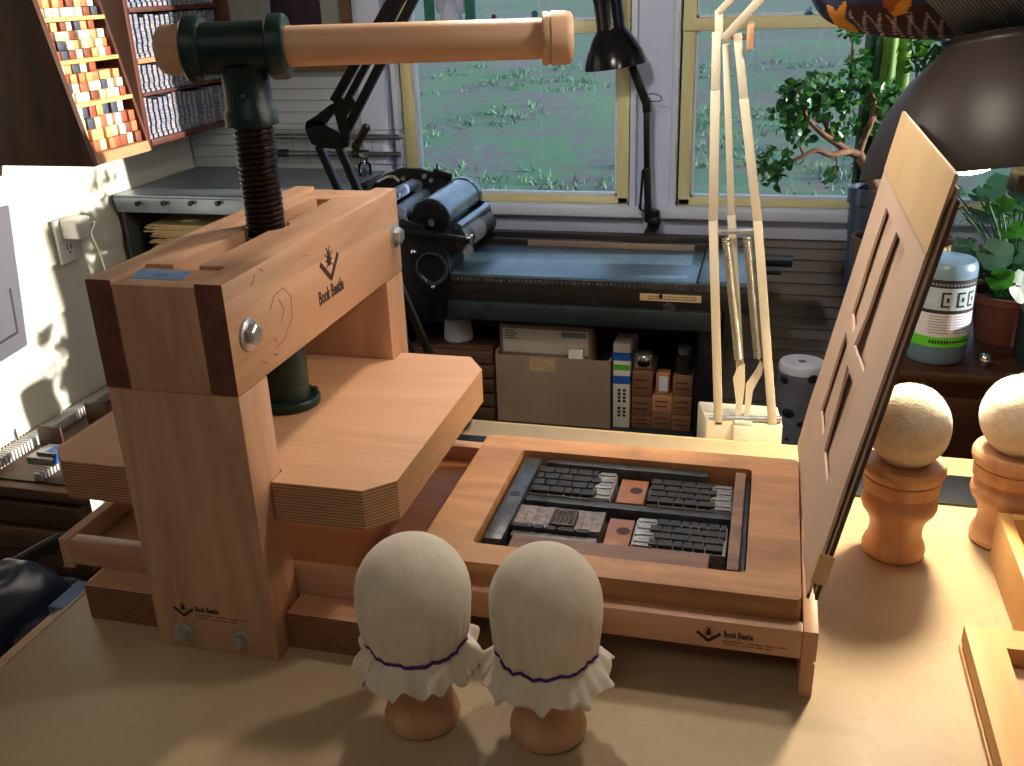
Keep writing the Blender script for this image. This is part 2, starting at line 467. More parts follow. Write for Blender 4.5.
def text_mesh(body, fn, width, height, depth=.0003, condense=None):
    """text as a thin raised mesh; fn maps (u right, v up, w out) to the place"""
    cu = D.curves.new('lettering', 'FONT'); cu.body = body; cu.resolution_u = 3; cu.offset = .03
    ob = D.objects.new('lettering', cu); COL.objects.link(ob)
    dg = bpy.context.evaluated_depsgraph_get(); dg.update()
    me = D.meshes.new_from_object(ob.evaluated_get(dg))
    COL.objects.unlink(ob); D.objects.remove(ob); D.curves.remove(cu)
    b = bmesh.new(); b.from_mesh(me); D.meshes.remove(me)
    xs = [v.co.x for v in b.verts]; ys = [v.co.y for v in b.verts]
    x0, x1, y0, y1 = min(xs), max(xs), min(ys), max(ys)
    top = {}
    r = bmesh.ops.extrude_face_region(b, geom=list(b.faces))
    up = {e for e in r['geom'] if isinstance(e, bmesh.types.BMVert)}
    for v in b.verts:
        u = (v.co.x - x0) / (x1 - x0) * width; w = (v.co.y - y0) / (y1 - y0) * height
        v.co = fn(u, w, depth if v in up else -depth)
    bmesh.ops.recalc_face_normals(b, faces=b.faces)
    return b
def flat(mb, pts, fn, d=.0003, mi=0):
    """a thin inked patch lying on a surface"""
    mb.prism(pts, fn, -d, d, mi)
# ------------------------------------------------------------------ the room
XL, XR, YB, YF, ZF, ZC = -1.29, 1.35, 2.0, -1.5, -0.9, 1.45
struct(MB().box((XL - .1, YF - .1, ZF - .05), (XR + .1, YB + .12, ZF)).build('floor', 'floor_boards'))
struct(MB().box((XL - .1, YF - .1, ZC), (XR + .1, YB + .12, ZC + .05)).build('ceiling', 'ceiling_paint'))
# left wall: lap siding, each board leaning out a little at its foot
mb = MB(); mb.box((XL - .1, YF, ZF), (XL - .012, YB + .12, ZC))
z = .045 - .0905 * 11
while z < ZC:
    a, b2 = max(z, ZF), min(z + .0905, ZC)
    mb.prism([(XL - .014, a), (XL + .0, a), (XL - .008, b2), (XL - .014, b2)], XZ, YF, YB)
    z += .0905
struct(mb.build('wall_left', 'wall_cream', smooth=10))
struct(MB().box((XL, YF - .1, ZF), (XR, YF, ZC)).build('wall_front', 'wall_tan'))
# right wall with a wide window that lets the low sun in
mb = MB()
WY0, WYM, WY1, WZ0, WZM, WZ1 = 1.41, 1.70, 1.985, .10, .66, 1.3
mb.box((XR, YF, ZF), (XR + .1, WY0, ZC)); mb.box((XR, WY0, ZF), (XR + .1, YB + .12, WZ0)); mb.box((XR, WY0, WZ1), (XR + .1, YB + .12, ZC)); mb.box((XR, WYM, WZ0), (XR + .1, WYM + .10, WZM))  # last box is an added low post, out of view, shading the left wall
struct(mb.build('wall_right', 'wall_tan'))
# back wall with three openings
WIN = [(-.775, -.281), (-.187, .47), (.56, 1.34)]
WB, WT = .160, 1.25
mb = MB()
mb.box((XL - .1, YB + .012, ZF), (XR + .1, YB + .12, WB)); mb.box((XL - .1, YB + .012, WT), (XR + .1, YB + .12, ZC))
xs = [XL - .1] + [q for w_ in WIN for q in w_] + [XR + .1]
for i in range(0, len(xs), 2): mb.box((xs[i], YB + .012, WB), (xs[i + 1], YB + .12, WT))
struct(mb.build('wall_back', 'wall_blue'))
mb = MB(); z = ZF                                             # narrow boards: below the sills, and up the wall beside the corner
while z < WB - .05:
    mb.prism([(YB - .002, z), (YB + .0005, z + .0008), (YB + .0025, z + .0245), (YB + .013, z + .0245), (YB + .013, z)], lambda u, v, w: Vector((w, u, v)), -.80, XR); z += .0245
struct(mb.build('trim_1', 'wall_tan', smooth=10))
mb = MB(); z = ZF
while z < ZC - .03:
    mb.prism([(YB - .002, z), (YB + .0005, z + .0008), (YB + .0025, z + .0245), (YB + .013, z + .0245), (YB + .013, z)], lambda u, v, w: Vector((w, u, v)), XL, -.862); z += .0245
struct(mb.build('trim_2', 'wall_grey', smooth=10))
struct(MB().box((-.862, YB - .012, ZF), (-.80, YB + .013, ZC), .002).build('trim_3', 'wall_blue'))
struct(MB().box((-.80, YB - .006, .098), (XR, YB + .013, .141), .002).build('trim_4', 'wall_blue'))
for i, (a, b2) in enumerate(WIN):
    w_ = D.objects.new('window_%d' % (i + 1), None); COL.objects.link(w_); w_.location = (a, YB, WB); struct(w_)
    f = MB()                                                   # painted casing around the opening
    f.box((a - .012, YB - .012, WB - .004), (a, YB + .11, WT + .02), .002); f.box((b2, YB - .012, WB - .004), (b2 + .012, YB + .11, WT + .02), .002)
    f.box((a, YB - .012, WT), (b2, YB + .11, WT + .02), .002)
    f.build('window_casing', 'trim_white', w_)
    MB().box((a - .03, YB - .03, .139), (b2 + .03, YB + .11, .160), .003).build('window_sill', 'trim_white', w_)
    s = MB(); g = .0035; fw = .0255
    xa, xb = a + g, b2 - g
    s.box((xa, YB + .004, WB), (xa + fw, YB + .05, WT), .003); s.box((xb - fw, YB + .004, WB), (xb, YB + .05, WT), .003)
    s.box((xa, YB + .004, WB), (xb, YB + .05, WB + .016), .003); s.box((xa, YB + .004, WT - .04), (xb, YB + .05, WT), .003)
    s.box((xa, YB - .004, .4985), (xb, YB + .05, .522), .003)
    s.build('window_sash', 'sash_cream', w_)
    s = MB()                                                   # thin white bead against the glass
    for z0, z1 in ((WB + .016, .4985), (.522, WT - .04)):
        s.box((xa + fw, YB + .012, z0), (xa + fw + .0045, YB + .03, z1)); s.box((xb - fw - .005, YB + .012, z0), (xb - fw, YB + .03, z1))
        s.box((xa + fw, YB + .012, z0), (xb - fw, YB + .03, z0 + .005))
    s.build('glazing_bead', 'trim_white', w_)
    MB().box((xa + fw - .004, YB + .022, WB + .015), (xb - fw + .004, YB + .026, WT - .03)).build('window_pane', 'pane_glass', w_)
w_ = D.objects.new('window_4', None); COL.objects.link(w_); w_.location = (XR, WY0, WZ0); struct(w_)
s = MB(); s.box((XR - .01, WY0 - .03, WZ0 - .03), (XR + .09, WY1, WZ0), .003); s.box((XR - .01, WY0 - .03, WZ0), (XR + .09, WY0, WZ1 + .03), .003)
s.box((XR - .01, WY0, WZ1), (XR + .09, WY1, WZ1 + .03), .003)
s.build('window_sash', 'sash_cream', w_)
MB().box((XR + .03, WY0, WZ0), (XR + .034, YB + .1, WZ1)).build('window_pane', 'pane_glass', w_)
# meadow outside, rising gently away from the house
mb = MB(); b = bmesh.new(); NX, NY = 60, 70
vs = []
for j in range(NY + 1):
    y = 2.13 + (j / NY) ** 2 * 75
    row = []
    for i in range(NX + 1):
        x = (i / NX - .5) * (24 + 1.9 * (y - 2))
        row.append(b.verts.new((x, y, -.95 + .035 * max(0, y - 5) + .10 * noise.noise(Vector((x * .5, y * .5, 3))) * min(1, (y - 2) / 3))))
    vs.append(row)
for j in range(NY):
    for i in range(NX): b.faces.new((vs[j][i], vs[j][i + 1], vs[j + 1][i + 1], vs[j + 1][i]))
mb.add(b); g = mb.build('ground_meadow', 'meadow'); struct(g)
mb = MB(); b = bmesh.new()
def gz(x, y): return -.95 + .035 * max(0, y - 5) + .10 * noise.noise(Vector((x * .5, y * .5, 3))) * min(1, (y - 2) / 3)
for k in range(2600):
    y = 3.2 + random.random() ** 1.5 * 12; x = random.uniform(-.55, .62) * y
    if noise.noise(Vector((x * .8, y * .5, 9))) < -.02: continue
    for q in range(9):
        a = random.uniform(0, 6.28); h = random.uniform(.03, .09); px, py = x + random.gauss(0, .06), y + random.gauss(0, .06)
        zz = gz(px, py) - .01; dx, dy = math.cos(a) * .011, math.sin(a) * .011
        tx, ty = random.gauss(0, .05), random.gauss(0, .05)
        v = [b.verts.new((px - dx, py - dy, zz)), b.verts.new((px + dx, py + dy, zz)), b.verts.new((px + tx, py + ty, zz + h))]
        b.faces.new(v)
mb.add(b); tag(mb.build('grass', 'grass_blade'), 'tufts of green grass on the meadow outside the windows', 'grass', kind='stuff')

# ------------------------------------------------------------------ bench
BX0, BX1, BY0, BY1 = -.6925, 1.2, -.35, 1.243
t = thing('workbench', 'long workbench with worn tan linoleum top under the wooden press', 'workbench', (.25, .45, ZF))
MB().box((BX0, BY0, -.035), (BX1, BY1, 0), .003).build('bench_top', 'linoleum', t)
e = MB(); e.box((BX0 - .006, BY0, -.04), (BX0 - .0003, BY1 + .006, -.001), .002); e.box((BX0 - .006, BY1 + .0003, -.04), (BX1, BY1 + .006, -.001), .002)
e.build('edge_band', 'bench_edge', t)
e = MB()
for z0 in (-.14,): e.box((BX0 + .08, BY0 + .08, z0), (BX1 - .08, BY0 + .11, -.035)); e.box((BX0 + .08, BY1 - .15, z0), (BX1 - .08, BY1 - .12, -.035))
e.build('apron', 'brown_fir', t)
for x in (BX0 + .05, BX1 - .13):
    for y in (BY0 + .05, BY1 - .2): MB().box((x, y, ZF), (x + .08, y + .08, -.035), .004).build('leg', 'brown_fir', t)
tag(MB().box((-.60, 1.112, .0002), (.46, 1.188, .0035), .001).build('bench_mat_strip', 'dark_strip', org=(0, 1.15, 0)), 'narrow dark rubber strip lying along the far edge of the workbench', 'mat')

# ------------------------------------------------------------------ the press
PX0, PX1, PY0, PY1 = -.559, -.4286, .675, 1.073
PC = (-.4937, .875)
press = thing('bench_press', 'wooden screw press with green iron tee and long turned handle on workbench', 'press', (PC[0], PC[1], 0))
for y0, y1 in ((PY0, .727), (1.021, PY1)):
    m_ = MB(); m_.box((PX0, y0, 0), (PX1, y1, .2777), .0018)
    m_.box((-.5335, y0 + .0002, .2777), (-.455, y1 - .0002, .3745), .001)
    leg = m_.build('leg', 'maple_z', press)
    if y0 < .7:
        # note of tape on the tenon top
        p = [at_z(*q, .3746) for q in ((130, 278), (141, 269), (193, 272), (182, 280.5))]
        b = MB(); flat(b, [(q.x, q.y) for q in p], lambda u, v, w: Vector((u, v, .3747 + w)), .0002); tp = b.build('tape', 'blue_tape', leg)
        tp['label'] = 'strip of blue tape'
        q0 = at_z(155, 275, .375); s_ = MB()
        for i in range(3):
            x = q0.x + i * .0045; s_.bar((x, q0.y - .003, .375), (x + .0012, q0.y + .004, .375), .0008, .0003)
        s_.build('pencil_mark', 'pencil', tp)
def plank(sgn):
    xo, xi, xt = (PX0, -.5065, -.534) if sgn < 0 else (PX1, -.4808, -.4545)
    pts = [(xo, PY0), (xt, PY0), (xt, .727), (xi, .727)]
    rr = .0235; dx = abs(xi - PC[0]); n = 10
    a0 = math.acos(dx / rr)
    for i in range(n + 1):
        a = -a0 + 2 * a0 * i / n
        pts.append((PC[0] + sgn * rr * math.cos(a), PC[1] + rr * math.sin(a)))
    pts += [(xi, 1.021), (xt, 1.021), (xt, PY1), (xo, PY1)]
    return MB().prism(pts, XY, .2783, .378, bev=.0006)
def end_faces(mb):
    mb.bm.normal_update()
    for f in mb.bm.faces:
        if abs(f.normal.y) > .9 and (f.calc_center_median().y < PY0 + .001 or f.calc_center_median().y > PY1 - .001): f.material_index = 1
    return mb
beams = [end_faces(plank(s)).build('beam', ['maple_y', 'end_grain'], press, smooth=30) for s in (-1, 1)]
MB().box((-.5065, .80, .285), (-.4808, .848, .345)).build('nut_block', 'maple_y', press)
def bolt(p, d, parent, r=.0145):
    d = Vector(d); b = MB()
    b.lathe([(0, 0), (r, 0), (r, .0018), (r - .001, .0024), (0, .0024)], p, d, 28)
    w_ = b.build('washer', 'zinc', parent)
    b = MB(); p2 = Vector(p) + d * .0022
    b.lathe([(0, 0), (r * .66, 0), (r * .66, .0065), (r * .55, .0078), (0, .0078)], p2, d, 6)
    o = b.build('bolt', 'zinc', parent, smooth=20)
    return o
for p in ((PX1, .7045, .3252), (PX1, 1.0565, .3252)): bolt(p, (1, 0, 0), press)
for p in ((-.528, PY0, .0205), (-.4655, PY0, .0212)): bolt(p, (0, -1, 0), press, .010)
# marks burnt into the wood: a beetle over an open book, and lettering
def beetle(b, c, s, fn):
    def el(cx, cy, rx, ry, n=14): flat(b, [(c[0] + s * (cx + rx * math.cos(6.283 * i / n)), c[1] + s * (cy + ry * math.sin(6.283 * i / n))) for i in range(n)], fn)
    el(0, 0, .30, .42); el(0, .50, .20, .16)
    for sx in (-1, 1):
        for y0, y1 in ((.25, .48), (0, .02), (-.22, -.46)):
            flat(b, [(c[0] + s * sx * .2, c[1] + s * (y0 - .05)), (c[0] + s * sx * .56, c[1] + s * (y1 - .05)), (c[0] + s * sx * .56, c[1] + s * (y1 + .05)), (c[0] + s * sx * .2, c[1] + s * (y0 + .05))], fn)
        flat(b, [(c[0] + s * sx * .08, c[1] + s * .6), (c[0] + s * sx * .36, c[1] + s * .9), (c[0] + s * sx * .30, c[1] + s * .95), (c[0] + s * sx * .02, c[1] + s * .65)], fn)
def stroke(b, p, q, wd, fn):
    p, q = Vector(p), Vector(q); d = (q - p).normalized(); n = Vector((-d.y, d.x)) * wd / 2
    flat(b, [tuple(p + n), tuple(q + n), tuple(q - n), tuple(p - n)], fn)
# beam face (plane x): u = y, v = z
def fx(u, v, w): return Vector((PX1 + w, u, v))
def uvx(px, py): p = at_x(px, py, PX1); return (p.y, p.z)
b = MB()
stroke(b, uvx(320, 264.5), uvx(331.5, 278.5), .0055, fx); stroke(b, uvx(331.2, 279), uvx(337.6, 253), .0055, fx)
c0 = uvx(328.8, 259); beetle(b, (c0[0], c0[1] - .001), .0150, fx)
l0, l1 = uvx(319.8, 306.5), uvx(344, 290.5)
b.add(text_mesh('Book Beetle', lambda u, v, w: fx(l0[0] + u, l0[1] + v, w), l1[0] - l0[0], .0145))
b.build('burnt_mark', 'brand_ink', beams[1])
b = MB()
for p_, q_, w_ in (((251, 286), (255, 275), .0013), ((259, 269), (263, 271), .0016), ((303, 256), (309, 255), .0011), ((274, 338), (277, 341), .0016), ((274, 354), (278, 355), .0018), ((262, 361), (268, 364), .0011), ((270, 310), (274, 296), .0009), ((274, 296), (283, 288), .0009), ((283, 288), (291, 296), .0009), ((291, 296), (292, 318), .0009), ((292, 318), (284, 340), .0009), ((284, 340), (276, 348), .0009), ((279, 300), (284, 310), .0012), ((284, 310), (281, 322), .0010)):
    stroke(b, uvx(*p_), uvx(*q_), w_, fx)
b.build('wood_knot', 'knot_brown', beams[1])
# the front leg and the bed rail (plane y): u = x, v = z
def mark_y(Y, parent, V, bt, t0, t1, lines, th, lh):
    fy = lambda u, v, w: Vector((u, Y - w, v))
    uv = lambda q: (lambda p: (p.x, p.z))(at_y(q[0], q[1], Y))
    b = MB(); va, vb, vc = [uv(q) for q in V]
    stroke(b, va, vb, th * .45, fy); stroke(b, (vb[0] - .0006, vb[1]), vc, th * .45, fy)
    beetle(b, uv(bt), th * 1.05, fy)
    a, c = uv(t0), uv(t1)
    b.add(text_mesh('Book Beetle', lambda u, v, w: fy(a[0] + u, a[1] + v, w), c[0] - a[0], th))
    for p, q in lines:                                         # two lines too small to read
        p, q = uv(p), uv(q); n = 26
        for i in range(n):
            if i in (8, 9, 16, 21): continue
            u = p[0] + (q[0] - p[0]) * i / n
            flat(b, [(u, p[1]), (u + (q[0] - p[0]) / n * .72, p[1]), (u + (q[0] - p[0]) / n * .72, p[1] + lh), (u, p[1] + lh)], fy, .0002)
    b.build('burnt_mark', 'brand_ink', parent)
leg0 = [o for o in press.children if o.name.startswith('leg')][0]
mark_y(PY0, leg0, ((173.5, 606.4), (184.6, 615.6), (192.8, 609.2)), (183, 607.5), (195.8, 611.5), (218.6, 614.2), (((196.3, 615), (247.7, 621.5)), ((196.5, 618), (237, 623))), .0062, .0010)
# screw with a real helical thread, tee, handle
scr = MB(); scr.cyl((PC[0], PC[1], .25), (PC[0], PC[1], .50), .0158, 24)
pts = []; turns = 30
for i in range(turns * 20 + 1):
    a = 2 * math.pi * i / 20; pts.append((PC[0] + .0178 * math.cos(a), PC[1] + .0178 * math.sin(a), .335 + .0053 * i / 20))
scr.tube(pts, .0021, 6)
scr.build('screw', 'screw_steel', press, smooth=60)
U = Vector((.965, .262, -.005)).normalized(); TC = Vector((PC[0] - .0015, PC[1], .5495))
def tp(t): return TC + U * t
tee = MB()
tee.cyl(tp(-.040), tp(.032), .0242, 36, bev=.001)
for a, b2, r in ((-.0515, -.0345, .0305), (.0275, .0445, .0300)):
    tee.lathe([(.0195, 0), (r - .002, 0), (r, .002), (r, b2 - a - .003), (r - .002, b2 - a), (.0195, b2 - a)], tp(a), U, 40)
tee.lathe([(.0255, 0), (.0255, .013), (.0225, .017), (.0222, .035), (.0226, .055)], (PC[0], PC[1], .478), (-.02, 0, 1), 36)
tee.ball((PC[0] + .004, PC[1] - .0225, .507), (.004, .0035, .004), 12, 8)
tee.build('screw_head', 'iron_green', press)
bar_ = MB()
bar_.lathe([(0, 0), (.0170, 0), (.0205, .002), (.0226, .006), (.0232, .011), (.0232, .0272)], tp(-.0778), U, 40)
hb = bar_.build('handle_knob', 'bar_wood', press)
bar_ = MB(); bar_.lathe([(.0186, 0), (.0186, .342)], tp(-.056), U, 40); bar_.build('handle', 'bar_wood', press)
bar_ = MB(); bar_.lathe([(.0186, 0), (.0238, .001), (.0243, .003), (.0243, .0065), (.0232, .0068), (.0232, .0082), (.0246, .0086), (.0245, .022), (.0234, .027), (.0205, .0295), (0, .0297)], tp(.2855), U, 40)
bar_.build('handle_knob', 'bar_wood', press)
ft = MB()
ft.lathe([(0, 0), (.033, 0), (.034, .0015), (.034, .0085), (.0325, .010), (.0235, .0103), (.0235, .027), (.0228, .0275), (.0228, .0295), (.0238, .030), (.0236, .10), (.0165, .10)], (PC[0], PC[1], .1808), (0, 0, 1), 40)
for a in (.7, 3.84):
    ft.lathe([(0, 0), (.004, 0), (.004, .003), (0, .0035)], (PC[0] + .029 * math.cos(a), PC[1] + .029 * math.sin(a), .1905), (0, 0, 1), 10)
ft.build('screw_foot', 'iron_green', press)
PLX0, PLX1, PLY0, PLY1, CH = -.6795, -.3130, .7050, 1.0445, .0245
a_ = .0012
poly = [(PLX0 + CH, PLY0), (PX0 - a_, PLY0), (PX0 - a_, .7285), (PX1 + a_, .7285), (PX1 + a_, PLY0), (PLX1 - CH, PLY0), (PLX1, PLY0 + CH),
        (PLX1, PLY1 - CH - .012), (PLX1 - CH, PLY1), (PX1 + a_, PLY1), (PX1 + a_, 1.0195), (PX0 - a_, 1.0195), (PX0 - a_, PLY1), (PLX0 + CH, PLY1), (PLX0, PLY1 - CH), (PLX0, PLY0 + CH)]
MB().prism(poly, XY, .1395, .1805, 0, 1).build('platen', ['veneer', 'ply_edge'], press, smooth=10)
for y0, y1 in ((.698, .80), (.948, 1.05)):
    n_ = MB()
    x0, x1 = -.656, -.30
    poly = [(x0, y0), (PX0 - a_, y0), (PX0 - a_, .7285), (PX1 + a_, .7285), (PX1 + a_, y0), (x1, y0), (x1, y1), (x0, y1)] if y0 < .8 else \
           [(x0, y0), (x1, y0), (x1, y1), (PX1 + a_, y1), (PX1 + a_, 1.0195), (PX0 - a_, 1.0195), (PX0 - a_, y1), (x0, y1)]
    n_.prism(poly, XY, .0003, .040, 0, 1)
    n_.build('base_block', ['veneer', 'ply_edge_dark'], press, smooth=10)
# bed: two rails, ends and floor
bed = MB().box((-.686, .7452, .0405), (.0535, 1.0212, .0500)).build('bed', 'bed_wood', press)
r1 = MB().box((-.693, .730, .0402), (.0534, .745, .0700), .0016).build('bed_rail', 'maple_x', bed)
MB().box((-.693, 1.0214, .0402), (.0534, 1.0385, .0700), .0016).build('bed_rail', 'maple_x', bed)
MB().box((-.706, .7302, .0345), (-.6932, 1.0385, .0702), .0012).build('bed_end', 'maple_y', bed)
e = MB(); e.prism([(.0536, .0003), (.0655, .0003), (.0657, .036), (.0636, .0365), (.0636, .0395), (.0662, .040), (.0662, .0702), (.0536, .0702)], XZ, .7300, 1.0385, bev=.0004)
e.build('bed_foot', 'maple_z', bed)
mark_y(.730, r1, ((697, 631), (708.4, 640.6), (720.6, 634)), (708.6, 632.6), (723.6, 637.2), (753, 641), (((723.4, 641.4), (787, 649.4)), ((723.2, 644.2), (773, 650.6))), .0070, .0011)

# ------------------------------------------------------------------ coffin with the locked-up type
CX0, CX1, CY0, CY1 = -.3110, .0505, .7440, 1.0168
WX0, WX1, WY0_, WY1_ = -.2600, .0015, .7775, .9835
def rrect(x0, y0, x1, y1, r, n=5, cw=False):
    P = []
    for cx, cy, a0 in ((x1 - r, y0 + r, -90), (x1 - r, y1 - r, 0), (x0 + r, y1 - r, 90), (x0 + r, y0 + r, 180)):
        for i in range(n + 1):
            a = rad(a0 + 90 * i / n); P.append((cx + r * math.cos(a), cy + r * math.sin(a)))
    return P
def ring_prism(outer, inner, z0, z1, fn=XY):
    """a board with one window cut in it; outer and inner have the same number of corners"""
    b = bmesh.new(); n = len(outer); L = []
    for P, z in ((outer, z1), (inner, z1), (inner, z0), (outer, z0)): L.append([b.verts.new(fn(u, v, z)) for u, v in P])
    for A, B in zip(L, L[1:] + L[:1]):
        for i in range(n):
            j = (i + 1) % n; b.faces.new((A[i], A[j], B[j], B[i]))
    bmesh.ops.recalc_face_normals(b, faces=b.faces)
    return b
coffin = thing('coffin_tray', 'honey-coloured wooden coffin tray with rectangular well holding black locked-up type', 'tray', (-.13, .88, .0502))
m_ = MB().add(ring_prism(rrect(CX0, CY0, CX1, CY1, .006), rrect(WX0, WY0_, WX1, WY1_, .006), .0502, .0922))
m_.build('rim', 'coffin_wood', coffin, smooth=30)
MB().box((WX0 + .0002, WY0_ + .0002, .0502), (WX1 - .0002, WY1_ - .0002, .0620)).build('well_floor', 'well_floor', coffin)
ZW = .0622
def piece(name, label, cat, x0, y0, x1, y1, zt, m_, bev=.0006, group=None, skew=0, z0=ZW):
    b = MB(); b.prism([(x0, y0), (x1, y0), (x1 + skew, y1), (x0 + skew, y1)], XY, z0, zt, bev=bev)
    o = b.build(name, m_, org=((x0 + x1) / 2, (y0 + y1) / 2, z0)); return tag(o, label, cat, group)
bar1 = piece('steel_furniture', 'thick steel furniture bar with a round hole along the short side of the type well', 'metal bar', -.2560, .8000, -.2365, .9800, .0850, 'steel_bar', .0012)
h_ = MB(); h_.lathe([(0, .0003), (.0056, .0003), (.0060, -.0003), (0, -.0005)], (-.2462, .893, .0850)); h_.build('hole', 'type_dark', bar1)
piece('steel_furniture', 'short black block at the near end of the holed steel bar', 'metal bar', -.2540, .7835, -.2345, .7985, .0700, 'type_dark')
bar2 = piece('steel_furniture', 'long grey steel bar against the far rim of the type well', 'metal bar', -.2290, .9715, -.0450, .9825, .0850, 'steel_bar', .0012)
h_ = MB(); h_.lathe([(0, .0003), (.0036, .0003), (.0040, -.0003), (0, -.0005)], (-.135, .977, .0850)); h_.build('hole', 'type_dark', bar2)
piece('wood_furniture', 'dark wooden furniture strip between the long steel bar and far type line', 'wooden strip', -.0435, .9660, -.0190, .9820, .0700, 'well_floor')
piece('lead_reglet', 'thin dark reglet across the middle of the type well', 'reglet', -.2350, .8925, -.0165, .9035, .0790, 'steel_bar', .0005, skew=0)
piece('wood_furniture', 'upright brown wooden furniture beside the frisket end of the type well', 'wooden strip', -.0160, .7870, -.0050, .9825, .0880, 'furniture_wood')
piece('steel_furniture', 'slim black steel bar between brown wooden furniture and frisket end of the well', 'metal bar', -.0046, .7850, .0005, .9825, .0790, 'steel_bar')
piece('wood_furniture', 'wide pale brown wooden furniture nearest the muslin ink balls in the type well', 'wooden strip', -.2270, .7795, -.0330, .8120, .0855, 'furniture_wood')
piece('copper_quoin_block', 'coppery wooden block with a worn round hole in the far type row', 'block', -.1385, .9050, -.1090, .9570, .0800, 'copper_wood')
piece('copper_quoin_block', 'coppery wooden block with a worn round hole in the near type row', 'block', -.1380, .8200, -.1125, .8705, .0800, 'copper_wood')
for o in [q for q in D.objects if q.name.startswith('copper_quoin')]:
    x, y = o.location.x + .004, o.location.y + .002
    b = MB(); b.lathe([(0, .0003), (.0068, .0003), (.0072, -.0002), (0, -.0004)], (x, y, .0800)); hh = b.build('hole', 'hole_brown', o)
def type_block(label, x0, y0, x1, y1, rows, quads, side=1):
    t = thing('type_forme', label, 'metal type', ((x0 + x1) / 2, (y0 + y1) / 2, ZW), 'locked-up blocks of text type in the well')
    MB().box((x0, y0, ZW), (x1, y1, .0795), .0004).build('spacing', 'type_lead', t)
    rh = (y1 - y0) / rows; rnd = random.Random(int(abs(x0 * 1e4)))
    for r in range(rows):
        b = MB(); q_ = quads if r % 2 else quads * .75
        x = x0 + rnd.uniform(0, .002) + (0 if side > 0 else q_); yc = y0 + rh * (r + .5)
        end = x1 - (q_ if side > 0 else 0)
        while x < end - .004:
            wd = min(rnd.uniform(.008, .022), end - x); b.box((x, yc - rh * .39, .0795), (x + wd - .0013, yc + rh * .39, .0838), .0003); x += wd
        b.build('type_line', 'type_dark', t)
    b = MB(); k = int(quads / .003)
    for i in range(rows * 2):
        y = y0 + (i + .5) * rh / 2; qa = (x1 - quads, x1 - .001) if side > 0 else (x0 + .001, x0 + quads); b.box((qa[0] + .001 * (i % 3), y - rh * .21, .0795), (qa[1] - .0005 * (i % 2), y + rh * .21, .0815 + .0006 * (i % 2)), .0004)
    b.build('quads', 'type_bright', t)
    return t
type_block('far block of inked text type beside the holed steel bar', -.2345, .9065, -.1450, .9655, 4, .020)
type_block('far block of inked text type next to the upright brown wooden furniture', -.1055, .9060, -.0170, .9590, 4, .021)
type_block('near block of inked text type next to the upright brown wooden furniture', -.1105, .8215, -.0185, .8740, 4, .021, -1)
t = thing('type_forme', 'near block of bare grey metal with a dark picture cut and type below', 'metal type', (-.19, .85, ZW), 'locked-up blocks of text type in the well')
b = MB(); rnd = random.Random(3)
for i in range(9):
    x = -.2360 + i * .0102; b.box((x, .838 + rnd.uniform(0, .003), ZW), (x + .0100, .8800, .0800 + rnd.uniform(-.0003, .0003)), .0002)
b.build('spacing', 'slug_grey', t)
b = MB(); b.box((-.1975, .8405, .0800), (-.1715, .8715, .0843), .0004)
for i in range(5): b.tube([(-.195 + .0045 * i, .843 + .003 * (i % 2), .0845), (-.1935 + .0045 * i, .852, .0848), (-.196 + .0046 * i, .860, .0848), (-.193 + .0042 * i, .869 - .002 * (i % 3), .0845)], .0008, 5)
b.build('picture_cut', 'cut_brown', t)
b = MB(); x = -.234
for wd in (.022, .011, .012, .018, .014):
    b.box((x, .8300, ZW), (x + wd - .0015, .8375, .0840), .0005); x += wd + .001
b.build('type_line', 'type_dark', t)
MB().box((-.2330, .8195, ZW), (-.1450, .8295, .0790), .0005).build('quads', 'type_bright', t)

